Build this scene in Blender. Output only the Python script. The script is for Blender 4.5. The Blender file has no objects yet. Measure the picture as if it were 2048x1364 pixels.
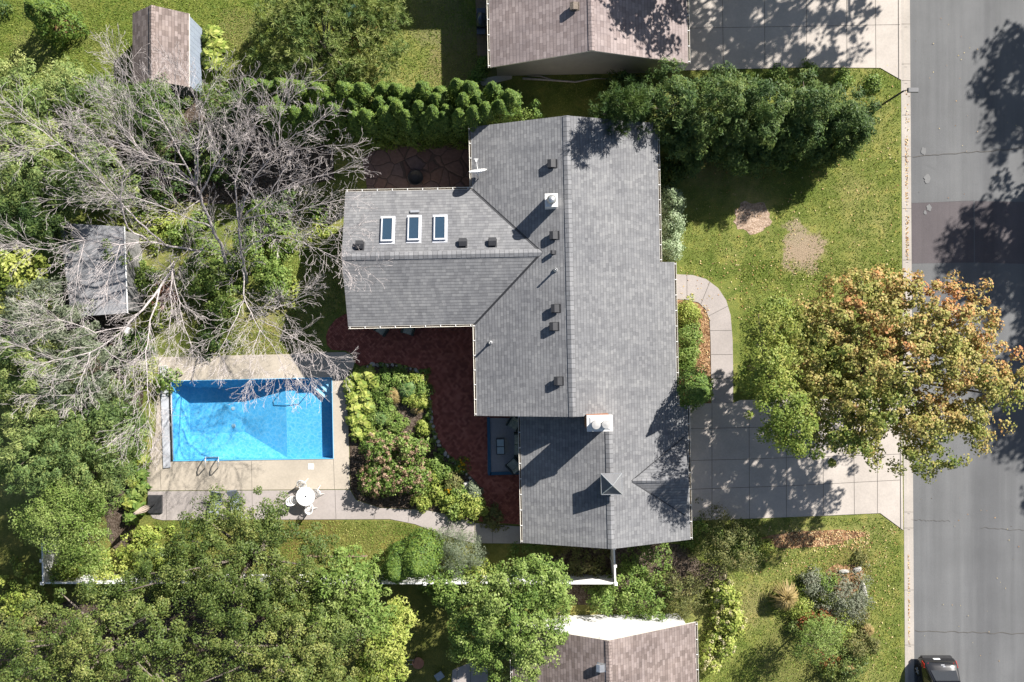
import bpy, bmesh, math, random
import numpy as np
from mathutils import Vector, Matrix
from mathutils.geometry import tessellate_polygon

# ------------------------------------------------------------------ camera, sky, sun
S, H = 0.03, 48.0                      # metres per photo pixel on the ground, camera height
scene = bpy.context.scene
col = scene.collection
cam_d = bpy.data.cameras.new('camera'); cam = bpy.data.objects.new('camera', cam_d)
col.objects.link(cam); scene.camera = cam
cam.location = (0, 0, H); cam.rotation_euler = (0, 0, 0)
cam_d.sensor_width = 36; cam_d.lens = 36 * H / (2048 * S); cam_d.clip_end = 2000; cam_d.clip_start = 1
SUN_EL, SUN_AZ = 34.6, 46.0            # sun stands in the upper right of the picture
w = bpy.data.worlds.new('World'); scene.world = w; w.use_nodes = True
nt = w.node_tree
sky = nt.nodes.new('ShaderNodeTexSky'); sky.sky_type = 'NISHITA'; sky.sun_disc = False
sky.sun_elevation = math.radians(SUN_EL); sky.sun_rotation = math.radians(SUN_AZ)
bg = nt.nodes['Background']; bg.inputs[1].default_value = 0.05
nt.links.new(sky.outputs[0], bg.inputs[0])
sun_d = bpy.data.lights.new('sun', 'SUN'); sun = bpy.data.objects.new('sun', sun_d); col.objects.link(sun)
sun_d.energy = 5.0; sun_d.angle = math.radians(0.55); sun_d.color = (1, .965, .91)
sd = Vector((math.cos(math.radians(SUN_EL)) * math.sin(math.radians(SUN_AZ)),
             math.cos(math.radians(SUN_EL)) * math.cos(math.radians(SUN_AZ)), math.sin(math.radians(SUN_EL))))
sun.rotation_euler = sd.to_track_quat('Z', 'Y').to_euler(); sun.location = sd * 80
scene.view_settings.view_transform = 'Standard'; scene.view_settings.look = 'None'
scene.view_settings.exposure = 1.12; scene.view_settings.gamma = 1
scene.cycles.max_bounces = 8; scene.cycles.transparent_max_bounces = 8

R = random.Random(7)
def P(px, py, z=0.0):                  # photo pixel -> world point at height z
    k = S * (H - z) / H
    return Vector(((px - 1024) * k, (682 - py) * k, z))

# ------------------------------------------------------------------ tags
def tag(o, label, cat, group=None):
    o['label'] = label; o['category'] = cat
    if group: o['group'] = group
    return o
def thing(name, label, cat, loc=(0, 0, 0), rz=0, group=None):
    o = bpy.data.objects.new(name, None); col.objects.link(o); o.empty_display_size = .3
    o.location = loc; o.rotation_euler = (0, 0, rz)
    return tag(o, label, cat, group)
def kids(o): return [c for c in bpy.data.objects if c.parent == o]
def dup(o, parent=None, loc=None, rz=None, label=None, scale=None):
    c = o.copy(); col.objects.link(c)
    if parent is not None: c.parent = parent
    if loc is not None: c.location = loc
    if rz is not None: c.rotation_euler = (0, 0, rz)
    if scale is not None: c.scale = scale
    if label: c['label'] = label
    for k in kids(o):
        dup(k, c)
    return c

# ------------------------------------------------------------------ mesh builder
class MB:
    def __init__(s): s.v = []; s.f = []; s.m = []; s.uv = []
    def face(s, pts, mi=0, uv=None):
        b = len(s.v); s.v += [tuple(p) for p in pts]; s.f.append(list(range(b, b + len(pts)))); s.m.append(mi)
        s.uv.append(uv)
    def hexa(s, p, mi=0):              # 8 points: bottom ring then top ring
        for q in ((3, 2, 1, 0), (4, 5, 6, 7), (0, 1, 5, 4), (1, 2, 6, 5), (2, 3, 7, 6), (3, 0, 4, 7)):
            s.face([p[i] for i in q], mi)
    def box(s, c, d, M=None, mi=0, taper=1.0):
        x, y, z = d[0] / 2, d[1] / 2, d[2] / 2
        pts = [Vector((a * x * t, b * y * t, e * z)) for e, t in ((-1, 1), (1, taper)) for a, b in ((-1, -1), (1, -1), (1, 1), (-1, 1))]
        c = Vector(c)
        pts = [(M @ (p) + c) if M is not None else p + c for p in pts]
        s.hexa(pts, mi)
    def poly(s, pts, mi=0, holes=()):
        loops = [[Vector(p) for p in pts]] + [[Vector(p) for p in h] for h in holes]
        flat = [p for l in loops for p in l]
        for t in tessellate_polygon(loops):
            q = [flat[i] for i in t]
            n = (q[1] - q[0]).cross(q[2] - q[0])
            if n.length < 1e-9: continue
            if n.z < 0: q.reverse()
            s.face(q, mi)
    def prism(s, pts2, z0, z1, mi=0, holes=(), side_mi=None):
        up = [Vector((p[0], p[1], z1)) for p in pts2]
        hs = [[Vector((p[0], p[1], z1)) for p in h] for h in holes]
        s.poly(up, mi, hs)
        for loop in [up] + hs:
            n = len(loop)
            for i in range(n):
                a, b = loop[i], loop[(i + 1) % n]
                s.face([(a.x, a.y, z0), (b.x, b.y, z0), b, a], mi if side_mi is None else side_mi)
    def tube(s, pts, rad, n=6, mi=0, cap=True):
        pts = [Vector(p) for p in pts]
        if not hasattr(rad, '__len__'): rad = [rad] * len(pts)
        base = len(s.v); ref = None
        for i, p in enumerate(pts):
            d = (pts[min(i + 1, len(pts) - 1)] - pts[max(i - 1, 0)])
            if d.length < 1e-9: d = Vector((0, 0, 1))
            d.normalize()
            if ref is None:
                ref = Vector((1, 0, 0)) if abs(d.x) < .8 else Vector((0, 1, 0))
            a = (ref - d * ref.dot(d))
            if a.length < 1e-5: a = Vector((0, 1, 0)).cross(d)
            a.normalize(); ref = a; b = d.cross(a)
            for k in range(n):
                t = 2 * math.pi * k / n
                s.v.append(tuple(p + (a * math.cos(t) + b * math.sin(t)) * rad[i]))
        for i in range(len(pts) - 1):
            for k in range(n):
                a = base + i * n + k; b = base + i * n + (k + 1) % n
                s.f.append([a, b, b + n, a + n]); s.m.append(mi); s.uv.append(None)
        if cap and n > 3:
            s.f.append([base + k for k in range(n)][::-1]); s.m.append(mi); s.uv.append(None)
            e = base + (len(pts) - 1) * n
            s.f.append([e + k for k in range(n)]); s.m.append(mi); s.uv.append(None)
    def lathe(s, c, prof, n=20, mi=0):  # prof: (radius, z) from bottom to top
        base = len(s.v)
        for r, z in prof:
            for k in range(n):
                t = 2 * math.pi * k / n
                s.v.append((c[0] + r * math.cos(t), c[1] + r * math.sin(t), c[2] + z))
        for i in range(len(prof) - 1):
            for k in range(n):
                a = base + i * n + k; b = base + i * n + (k + 1) % n
                s.f.append([a, b, b + n, a + n]); s.m.append(mi); s.uv.append(None)
        for i, rev in ((0, True), (len(prof) - 1, False)):
            if prof[i][0] > 1e-4:
                q = [base + i * n + k for k in range(n)]
                s.f.append(q[::-1] if rev else q); s.m.append(mi); s.uv.append(None)
    def blob(s, c, r, rng, n=8, m=5, j=.15, mi=0):
        base = len(s.v); c = Vector(c)
        for i in range(m + 1):
            ph = math.pi * i / m
            for k in range(n):
                t = 2 * math.pi * k / n
                q = 1 + rng.uniform(-j, j)
                s.v.append((c.x + r[0] * q * math.sin(ph) * math.cos(t), c.y + r[1] * q * math.sin(ph) * math.sin(t), c.z + r[2] * q * math.cos(ph)))
        for i in range(m):
            for k in range(n):
                a = base + i * n + k; b = base + i * n + (k + 1) % n
                s.f.append([a, a + n, b + n, b]); s.m.append(mi); s.uv.append(None)
    def build(s, name, mats, parent=None, smooth=False, bevel=0, loc=None):
        me = bpy.data.meshes.new(name); me.from_pydata(s.v, [], s.f)
        if not isinstance(mats, (list, tuple)): mats = [mats]
        for m in mats: me.materials.append(m)
        me.polygons.foreach_set('material_index', s.m)
        if any(u is not None for u in s.uv):
            ul = me.uv_layers.new(name='UVMap'); li = 0
            for u, f in zip(s.uv, s.f):
                for k in range(len(f)):
                    if u is not None: ul.data[li].uv = u[k]
                    li += 1
        if smooth: me.polygons.foreach_set('use_smooth', [True] * len(s.f))
        me.update()
        o = bpy.data.objects.new(name, me); col.objects.link(o)
        if parent is not None: o.parent = parent
        if loc is not None: o.location = loc
        if bevel:
            b = o.modifiers.new('bevel', 'BEVEL'); b.width = bevel; b.segments = 2; b.limit_method = 'ANGLE'
        return o

# ------------------------------------------------------------------ materials
class NG:
    def __init__(s, name):
        s.mat = bpy.data.materials.new(name); s.mat.use_nodes = True
        s.t = s.mat.node_tree; s.n = s.t.nodes; s.b = s.n['Principled BSDF']; s.out = s.n['Material Output']
    def new(s, t, **kw):
        n = s.n.new(t)
        for k, v in kw.items(): setattr(n, k, v)
        return n
    def put(s, sock, v):
        if hasattr(v, 'is_linked') or hasattr(v, 'links'): s.t.links.new(v, sock)
        elif isinstance(v, (tuple, list)) and len(v) == 3 and sock.type == 'RGBA': sock.default_value = (*v, 1)
        else: sock.default_value = v
    def math(s, op, a, b=0.0, clamp=False):
        n = s.new('ShaderNodeMath', operation=op, use_clamp=clamp); s.put(n.inputs[0], a); s.put(n.inputs[1], b); return n.outputs[0]
    def vmath(s, op, a, b=(0, 0, 0)):
        n = s.new('ShaderNodeVectorMath', operation=op); s.put(n.inputs[0], a); s.put(n.inputs[1], b)
        return n.outputs['Value'] if op in ('DISTANCE', 'LENGTH', 'DOT_PRODUCT') else n.outputs[0]
    def coord(s, which='Object'): return s.new('ShaderNodeTexCoord').outputs[which]
    def noise(s, scale, detail=4, rough=.55, vec=None, dist=0.0, out='Fac'):
        n = s.new('ShaderNodeTexNoise'); n.inputs['Scale'].default_value = scale; n.inputs['Detail'].default_value = detail
        n.inputs['Roughness'].default_value = rough; n.inputs['Distortion'].default_value = dist
        s.t.links.new(vec if vec is not None else s.coord(), n.inputs['Vector']); return n.outputs[out]
    def ramp(s, fac, stops):
        n = s.new('ShaderNodeValToRGB'); e = n.color_ramp.elements
        while len(e) < len(stops): e.new(.5)
        for i, (p, c) in enumerate(stops):
            e[i].position = p; e[i].color = (*c, 1) if len(c) == 3 else c
        s.put(n.inputs[0], fac); return n.outputs[0]
    def mix(s, f, a, b, blend='MIX'):
        n = s.new('ShaderNodeMix', data_type='RGBA', blend_type=blend)
        s.put(n.inputs[0], f); s.put(n.inputs[6], a); s.put(n.inputs[7], b); return n.outputs[2]
    def maprange(s, v, a, b, c=0.0, d=1.0):
        n = s.new('ShaderNodeMapRange'); n.interpolation_type = 'SMOOTHSTEP'
        for i, x in enumerate((v, a, b, c, d)): s.put(n.inputs[i], x)
        return n.outputs[0]
    def bump(s, h, strength=.5, dist=.02):
        n = s.new('ShaderNodeBump'); n.inputs['Strength'].default_value = strength; n.inputs['Distance'].default_value = dist
        s.put(n.inputs['Height'], h); s.t.links.new(n.outputs[0], s.b.inputs['Normal'])
    def white(s, vec):
        n = s.new('ShaderNodeTexWhiteNoise', noise_dimensions='3D'); s.put(n.inputs['Vector'], vec); return n.outputs[0]
    def xyz(s, x, y, z=0.0):
        n = s.new('ShaderNodeCombineXYZ'); s.put(n.inputs[0], x); s.put(n.inputs[1], y); s.put(n.inputs[2], z); return n.outputs[0]
    def sep(s, v):
        n = s.new('ShaderNodeSeparateXYZ'); s.put(n.inputs[0], v); return n.outputs
    def fin(s, c, rough=.8, spec=.3, metal=0.0):
        s.put(s.b.inputs['Base Color'], c); s.put(s.b.inputs['Roughness'], rough)
        s.b.inputs['Specular IOR Level'].default_value = spec; s.b.inputs['Metallic'].default_value = metal
        return s.mat

def plain(name, c, rough=.6, spec=.4, metal=0.0, var=.12, scale=6, bump=0.0):
    g = NG(name); n = g.noise(scale, 5)
    lo = tuple(x * (1 - var) for x in c); hi = tuple(min(1, x * (1 + var)) for x in c)
    cc = g.ramp(n, [(.3, lo), (.7, hi)])
    if bump: g.bump(g.noise(scale * 6, 4), bump, .02)
    return g.fin(cc, rough, spec, metal)

def mat_shingle(name, cols, row=.17, wid=.30, dark=.45):
    g = NG(name); x, y, z = g.sep(g.coord('UV'))
    v = g.math('DIVIDE', y, row); ri = g.math('FLOOR', v)
    off = g.white(g.xyz(ri, 3.7, 1.1))
    u = g.math('ADD', g.math('DIVIDE', x, wid), g.math('MULTIPLY', off, 7.0)); ci = g.math('FLOOR', u)
    rnd = g.white(g.xyz(ri, ci, 5.5))
    c = g.ramp(rnd, [(i / (len(cols) - 1), k) for i, k in enumerate(cols)])
    fv = g.math('FRACT', v); fu = g.math('FRACT', u)
    edge = g.math('LESS_THAN', fu, .05)
    line = g.math('LESS_THAN', fv, .13)
    c = g.mix(g.math('MULTIPLY', g.math('MAXIMUM', line, g.math('MULTIPLY', edge, .6)), dark), c, (.02, .02, .022))
    big = g.noise(.35, 4, .6); c = g.mix(.55, c, g.ramp(big, [(.3, (.74, .74, .77)), (.7, (1.22, 1.2, 1.18))]), 'MULTIPLY')
    stv = g.noise(1, 4, .6, vec=g.xyz(g.math('MULTIPLY', x, 2.4), g.math('MULTIPLY', y, .22), 0.0)); c = g.mix(.5, c, g.ramp(stv, [(.35, (.80, .80, .82)), (.65, (1.12, 1.12, 1.11))]), 'MULTIPLY')
    gr = g.noise(60, 2); c = g.mix(.35, c, g.ramp(gr, [(.35, (.7, .7, .7)), (.65, (1.3, 1.3, 1.3))]), 'MULTIPLY')
    hgt = g.math('ADD', g.math('MULTIPLY', g.math('SUBTRACT', 1.0, fv), 1.0), g.math('MULTIPLY', rnd, .35))
    g.bump(hgt, .7, .022)
    return g.fin(c, .9, .2)

def mat_concrete(name, c, joint=True):
    g = NG(name); a = g.noise(.5, 6, .6); b = g.noise(9, 5, .65)
    cc = g.ramp(a, [(.3, tuple(x * .86 for x in c)), (.7, tuple(x * 1.08 for x in c))])
    cc = g.mix(.5, cc, g.ramp(b, [(.3, (.82, .82, .82)), (.7, (1.14, 1.13, 1.11))]), 'MULTIPLY')
    st = g.maprange(g.noise(1.6, 6, .7, dist=.8), .62, .76); cc = g.mix(g.math('MULTIPLY', st, .22), cc, tuple(x * .5 for x in c))
    g.bump(g.noise(70, 4), .25, .01); return g.fin(cc, .85, .25)

def mat_lawn():
    g = NG('lawn grass'); co = g.coord()
    big = g.noise(.16, 5, .6); mid = g.noise(1.3, 6, .7, dist=.6); fine = g.noise(16, 5, .75); bl = g.noise(55, 2, .6)
    c = g.ramp(big, [(.32, (.12, .16, .035)), (.5, (.18, .205, .055)), (.68, (.28, .265, .10))])
    # lawn behind the hedge and along the west is watered and greener
    x, y, z = g.sep(co)
    west = g.math('MULTIPLY', g.maprange(x, -10.0, -19.0), g.maprange(y, 10.0, 14.0))
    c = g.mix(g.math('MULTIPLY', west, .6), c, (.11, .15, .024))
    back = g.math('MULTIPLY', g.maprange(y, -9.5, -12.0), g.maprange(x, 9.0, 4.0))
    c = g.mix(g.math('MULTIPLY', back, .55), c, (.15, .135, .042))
    c = g.mix(.85, c, g.ramp(mid, [(.3, (.5, .62, .42)), (.5, (1, 1, 1)), (.7, (1.6, 1.36, 1.3))]), 'MULTIPLY')
    c = g.mix(.9, c, g.ramp(fine, [(.28, (.5, .56, .45)), (.5, (1, 1, 1)), (.72, (1.5, 1.42, 1.3))]), 'MULTIPLY')
    c = g.mix(.6, c, g.ramp(bl, [(.3, (.6, .6, .55)), (.7, (1.4, 1.4, 1.35))]), 'MULTIPLY')
    wob = g.math('MULTIPLY', g.math('SUBTRACT', g.noise(.9, 8, .8), .5), 4.4)
    for px, py, r, k, cc in ((1605, 505, 1.5, .95, (.36, .27, .19)), (1590, 470, .7, .8, (.34, .27, .18)), (1420, 330, 1.2, .4, (.25, .21, .09)), (1700, 380, 1.3, .35, (.28, .25, .1)), (1500, 1210, 1.2, .45, (.26, .22, .1)), (60, 110, 1.6, .4, (.27, .25, .1)), (200, 90, 1.3, .3, (.24, .23, .08)), (1225, 15, 2.0, .3, (.2, .17, .07)), (930, 130, 2.6, .75, (.24, .2, .09)),
                             (880, 40, 2.2, .6, (.22, .2, .1)), (480, 60, 1.5, .5, (.22, .19, .08)), (620, 1070, 2.2, .5, (.15, .1, .035)),
                             (1600, 1330, 3.2, .5, (.2, .175, .07)), (230, 1020, 1.4, .55, (.1, .075, .04)), (640, 165, 2.8, .6, (.2, .16, .07)),
                             (410, 590, 3, .5, (.15, .15, .05)), (1700, 1130, 1.6, .35, (.25, .15, .07)), (560, 690, 2, .4, (.17, .15, .06))):
        p = P(px, py); d = g.vmath('DISTANCE', co, (p.x, p.y, 0))
        m = g.maprange(g.math('ADD', d, wob), r * 1.05, r * .6)
        c = g.mix(g.math('MULTIPLY', m, k), c, g.mix(.7, cc, g.ramp(fine, [(.3, (.6, .6, .6)), (.7, (1.4, 1.4, 1.4))]), 'MULTIPLY'))
    g.bump(g.math('ADD', fine, g.math('MULTIPLY', bl, .7)), .9, .06)
    return g.fin(c, .95, .1)

def mat_mulch(name, cols, scale=9):
    g = NG(name); vo = g.new('ShaderNodeTexVoronoi'); vo.inputs['Scale'].default_value = scale; g.t.links.new(g.coord(), vo.inputs['Vector'])
    r = g.sep(vo.outputs['Color'])[0]; n = g.noise(1.2, 5)
    c = g.ramp(r, [(i / (len(cols) - 1), k) for i, k in enumerate(cols)])
    c = g.mix(.7, c, g.ramp(n, [(.3, (.65, .65, .65)), (.7, (1.3, 1.3, 1.3))]), 'MULTIPLY')
    g.bump(g.math('ADD', r, g.noise(30, 4)), .8, .05); return g.fin(c, .95, .1)

def mat_brick_paver():
    g = NG('red brick pavers')
    co = g.coord(); m = g.new('ShaderNodeMapping'); g.put(m.inputs['Vector'], co); m.inputs['Rotation'].default_value = (0, 0, math.radians(45)); m.inputs['Scale'].default_value = (9.5, 9.5, 1)
    x, y, z = g.sep(m.outputs[0]); i = g.math('FLOOR', x); j = g.math('FLOOR', y)
    k = g.math('FLOORED_MODULO', g.math('SUBTRACT', i, j), 4.0)
    k1 = g.math('COMPARE', k, 1.0); k3 = g.math('COMPARE', k, 3.0)
    for q in (k1, k3): q.node.inputs[2].default_value = .1
    hz = g.math('LESS_THAN', k, 1.5)
    bi = g.math('SUBTRACT', i, k1); bj = g.math('ADD', j, k3)
    rnd = g.white(g.xyz(bi, bj, hz))
    c = g.ramp(rnd, [(0, (.18, .05, .036)), (.5, (.27, .082, .058)), (1, (.36, .125, .09))])
    fx = g.math('FRACT', x); fy = g.math('FRACT', y)
    jx = g.math('LESS_THAN', fx, .13); jy = g.math('LESS_THAN', fy, .13)
    jx2 = g.math('MULTIPLY', jx, g.math('SUBTRACT', 1.0, k1)); jy2 = g.math('MULTIPLY', jy, g.math('SUBTRACT', 1.0, g.math('COMPARE', k, 2.0)))
    c = g.mix(g.math('MULTIPLY', g.math('MAXIMUM', jx2, jy2), .75), c, (.05, .03, .025))
    c = g.mix(.6, c, g.ramp(g.noise(.8, 5), [(.3, (.7, .7, .7)), (.7, (1.25, 1.25, 1.25))]), 'MULTIPLY')
    g.bump(g.noise(40, 4), .3, .01); return g.fin(c, .85, .25)

def mat_flag():
    g = NG('flagstone paving'); co = g.coord()
    wv = g.vmath('ADD', co, g.vmath('MULTIPLY', g.noise(.8, 3, out='Color'), (.5, .5, 0)))
    a = g.new('ShaderNodeTexVoronoi', feature='F1'); b = g.new('ShaderNodeTexVoronoi', feature='DISTANCE_TO_EDGE')
    for v in (a, b): v.inputs['Scale'].default_value = 1.1; g.t.links.new(wv, v.inputs['Vector'])
    r = g.sep(a.outputs['Color'])[0]
    c = g.ramp(r, [(0, (.12, .075, .068)), (.5, (.19, .12, .10)), (1, (.16, .115, .11))])
    c = g.mix(.6, c, g.ramp(g.noise(5, 5), [(.3, (.7, .7, .7)), (.7, (1.3, 1.3, 1.3))]), 'MULTIPLY')
    e = g.math('LESS_THAN', b.outputs['Distance'], .03); c = g.mix(g.math('MULTIPLY', e, .7), c, (.06, .05, .045))
    g.bump(g.maprange(b.outputs['Distance'], 0.0, .08), .6, .03); return g.fin(c, .85, .2)

def mat_asphalt(name, c):
    g = NG(name); a = g.noise(.25, 5, .6); b = g.noise(45, 3, .7)
    cc = g.ramp(a, [(.3, tuple(x * .88 for x in c)), (.7, tuple(x * 1.1 for x in c))])
    cc = g.mix(.7, cc, g.ramp(b, [(.3, (.72, .72, .72)), (.7, (1.28, 1.28, 1.28))]), 'MULTIPLY')
    x, y, z = g.sep(g.coord()); st = g.noise(1, 3, .5, vec=g.xyz(g.math('MULTIPLY', x, 2.2), g.math('MULTIPLY', y, .04), 0.0))
    cc = g.mix(.4, cc, g.ramp(st, [(.35, (.88, .88, .88)), (.65, (1.12, 1.12, 1.12))]), 'MULTIPLY')
    tw = g.noise(1, 5, .65, vec=g.xyz(g.math('MULTIPLY', x, .55), g.math('MULTIPLY', y, .03), 4.0)); cc = g.mix(.8, cc, g.ramp(tw, [(.38, (.82, .82, .83)), (.62, (1.14, 1.14, 1.13))]), 'MULTIPLY')
    sp = g.maprange(g.noise(7, 3, .7), .68, .76); cc = g.mix(g.math('MULTIPLY', sp, .25), cc, tuple(x * 1.7 for x in c)); cc = g.mix(g.math('MULTIPLY', g.maprange(g.noise(.7, 6, .7, dist=1.0), .58, .78), .3), cc, tuple(x * .55 for x in c))
    g.bump(b, .35, .01); return g.fin(cc, .9, .25)

def mat_siding(name, c, axis=2, step=.18):
    g = NG(name); s = g.sep(g.coord())[axis]; f = g.math('FRACT', g.math('DIVIDE', s, step))
    cc = g.mix(.7, c, g.ramp(g.noise(2, 5), [(.3, (.88, .88, .88)), (.7, (1.1, 1.1, 1.1))]), 'MULTIPLY')
    cc = g.mix(g.math('MULTIPLY', g.math('LESS_THAN', f, .1), .5), cc, tuple(x * .35 for x in c))
    g.bump(f, .5, .02); return g.fin(cc, .6, .3)

def mat_wood(name, c):
    g = NG(name); x, y, z = g.sep(g.coord())
    n = g.noise(1, 5, .6, vec=g.xyz(g.math('MULTIPLY', x, 30.0), g.math('MULTIPLY', y, 2.0), z), dist=1)
    g.bump(n, .3, .01); return g.fin(g.ramp(n, [(.3, tuple(q * .6 for q in c)), (.7, tuple(q * 1.2 for q in c))]), .75, .3)

def mat_bark(name, c):
    g = NG(name); n = g.noise(9, 6, .7, dist=.5)
    g.bump(n, .6, .03); return g.fin(g.ramp(n, [(.3, tuple(q * .62 for q in c)), (.7, tuple(min(1, q * 1.2) for q in c))]), .9, .15)

def mat_leaf(name, stops, trans=.2, rough=.55, spec=.22, gain=1.4):
    stops = [(p_, tuple(min(.8, q * gain) for q in c_)) for p_, c_ in stops]
    g = NG(name); at = g.new('ShaderNodeAttribute', attribute_name='tint'); oi = g.new('ShaderNodeObjectInfo')
    f = g.math('ADD', at.outputs['Fac'], g.math('MULTIPLY', g.math('SUBTRACT', oi.outputs['Random'], .5), .16))
    c = g.ramp(f, stops); g.fin(c, rough, spec)
    tr = g.new('ShaderNodeBsdfTranslucent'); g.t.links.new(g.mix(1.0, c, (1.15, 1.2, .7), 'MULTIPLY'), tr.inputs[0])
    mx = g.new('ShaderNodeMixShader'); mx.inputs[0].default_value = trans
    g.t.links.new(g.b.outputs[0], mx.inputs[1]); g.t.links.new(tr.outputs[0], mx.inputs[2]); g.t.links.new(mx.outputs[0], g.out.inputs[0])
    return g.mat

def mat_water():
    g = NG('pool water'); n = g.noise(3.2, 4, .6, dist=1.2); n2 = g.noise(9, 3, .6, dist=1.5)
    h = g.math('ADD', n, g.math('MULTIPLY', n2, .5))
    tr = g.new('ShaderNodeBsdfTransparent'); gl = g.new('ShaderNodeBsdfGlossy'); gl.inputs['Roughness'].default_value = .03
    fr = g.new('ShaderNodeLayerWeight')
    bp = g.new('ShaderNodeBump'); bp.inputs['Strength'].default_value = .35; bp.inputs['Distance'].default_value = .05; g.put(bp.inputs['Height'], h)
    for q in (gl, fr): g.t.links.new(bp.outputs[0], q.inputs['Normal'])
    fac = g.math('ADD', g.math('MULTIPLY', g.math('POWER', fr.outputs['Facing'], 5.0), .9), .025)
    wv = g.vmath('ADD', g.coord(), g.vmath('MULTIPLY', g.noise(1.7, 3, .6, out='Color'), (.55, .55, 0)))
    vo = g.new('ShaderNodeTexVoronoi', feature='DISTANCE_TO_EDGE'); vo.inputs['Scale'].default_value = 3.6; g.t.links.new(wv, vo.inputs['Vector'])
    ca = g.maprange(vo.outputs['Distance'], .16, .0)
    g.put(tr.inputs[0], g.mix(ca, g.ramp(h, [(.5, (.50, .80, .93)), (.72, (.66, .89, .97)), (.95, (.80, .95, .99))]), (1, 1, 1)))  # caustic web and ripple light put into the water's transmission colour
    mx = g.new('ShaderNodeMixShader'); g.t.links.new(fac, mx.inputs[0]); g.t.links.new(tr.outputs[0], mx.inputs[1]); g.t.links.new(gl.outputs[0], mx.inputs[2])
    g.t.links.new(mx.outputs[0], g.out.inputs[0]); return g.mat

M = {}
M['lawn'] = mat_lawn()
M['shingle'] = mat_shingle('grey architectural shingles', [(.16, .16, .164), (.185, .185, .188), (.2, .2, .203), (.228, .227, .227)], .175, .22)
M['cap'] = mat_shingle('grey ridge shingles', [(.19, .19, .193), (.22, .22, .224), (.25, .25, .253)], .26, 3.0, .5)
M['bshingle'] = mat_shingle('brown rose shingles', [(.215, .172, .162), (.255, .208, .196), (.28, .23, .218), (.32, .265, .25)], .2, .34, .4)
M['bshingle2'] = mat_shingle('taupe brown shingles', [(.15, .118, .105), (.2, .158, .142), (.235, .19, .172), (.28, .228, .21)], .17, .3, .45)
M['conc'] = mat_concrete('pale concrete', (.46, .41, .365))
M['tan'] = mat_concrete('tan pool deck concrete', (.43, .375, .305))
M['walk'] = mat_concrete('grey brown path concrete', (.36, .32, .30))
M['kerb'] = mat_concrete('kerb concrete', (.40, .36, .32))
M['joint'] = plain('dark joint', (.11, .10, .09), .95, .1)
M['asphalt'] = mat_asphalt('weathered grey asphalt', (.135, .135, .136))
M['patch'] = mat_asphalt('purple brown asphalt patch', (.105, .091, .094))
M['brick'] = mat_brick_paver()
M['flag'] = mat_flag()
M['mulch'] = mat_mulch('bark mulch and leaves', [(.12, .06, .03), (.3, .17, .09), (.42, .26, .15)])
M['soil'] = mat_mulch('dark garden soil', [(.05, .035, .025), (.1, .075, .055), (.16, .125, .1)], 14)
M['bark_mulch'] = mat_mulch('pale dry mulch', [(.26, .175, .12), (.40, .29, .21), (.5, .38, .29)], 12)
M['white'] = plain('white paint', (.78, .77, .75), .45, .4, var=.05)
M['gutter'] = plain('cream white gutter', (.72, .68, .60), .4, .4, var=.08)
M['wall'] = mat_siding('pale house siding', (.55, .5, .42))
M['nwall'] = mat_siding('grey brown siding', (.36, .345, .33))
M['swall'] = mat_siding('white siding', (.66, .65, .63))
M['bwall'] = mat_siding('blue grey shed siding', (.27, .31, .38), 1, .3)
M['dark'] = plain('dark metal', (.03, .03, .033), .45, .5)
M['vent'] = plain('charcoal vent metal', (.035, .035, .038), .55, .4)
M['steel'] = plain('brushed steel', (.72, .72, .73), .35, .5, .6, var=.03)
M['galv'] = plain('galvanised metal', (.55, .55, .55), .35, .5, .7)
M['chim'] = plain('white painted mortar', (.72, .70, .67), .8, .2, var=.15, scale=8, bump=.4)
M['redbrick'] = plain('orange red brick', (.32, .15, .09), .85, .2, var=.3, scale=14)
M['skyglass'] = plain('skylight glass', (.025, .05, .08), .05, .9, var=.05)
M['rolled'] = mat_concrete('grey rolled roofing', (.31, .31, .325))
M['liner'] = plain('blue vinyl liner', (.125, .40, .63), .5, .3, var=.06, scale=2)
M['step'] = plain('pale blue steps', (.42, .62, .74), .5, .3, var=.05)
M['water'] = mat_water()
M['slat'] = plain('pale plastic cover lid', (.44, .45, .48), .5, .4, var=.15, scale=2)
M['blue'] = plain('blue painted trim', (.015, .075, .14), .5, .4)
M['carpet'] = plain('grey porch floor', (.27, .26, .27), .9, .1, scale=12)
M['wicker'] = plain('dark wicker', (.05, .06, .055), .8, .2, scale=20, bump=.5)
g = NG('leaf print cushion'); M['cushion'] = g.fin(g.ramp(g.noise(16, 3, .6, dist=2), [(.38, (.07, .11, .1)), (.5, (.36, .37, .31)), (.62, (.5, .48, .4))]), .9, .1)
M['glass'] = plain('dark window glass', (.02, .022, .025), .06, .8, var=.05)
M['carpaint'] = plain('black car paint', (.012, .012, .014), .15, .6, var=.1)
M['plastic'] = plain('black plastic', (.035, .035, .037), .6, .4)
M['tyre'] = plain('tyre rubber', (.02, .02, .02), .9, .2)
M['red'] = plain('red lamp lens', (.42, .02, .015), .2, .6)
M['plate'] = plain('white plate', (.75, .76, .76), .4, .4, var=.03)
M['stone'] = plain('pale field stone', (.4, .38, .35), .85, .2, var=.35, scale=5, bump=.6)
M['bark'] = mat_bark('grey brown bark', (.2, .165, .135))
M['dead'] = mat_bark('pale dead bark', (.46, .41, .395))
M['umb'] = plain('beige canvas', (.33, .27, .22), .9, .1)
M['wood'] = mat_wood('orange brown timber', (.36, .19, .07))
M['oldwood'] = mat_wood('weathered timber', (.24, .17, .12))
M['grill'] = plain('blue black enamel', (.03, .04, .06), .25, .6)
M['teal'] = plain('grey blue outdoor fabric', (.3, .33, .37), .9, .1)
M['terra'] = plain('red brown stepping stone', (.36, .17, .11), .9, .2, var=.2)
L = lambda n, *c, **k: mat_leaf(n, [(i / (len(c) - 1), x) for i, x in enumerate(c)], **k)
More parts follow.
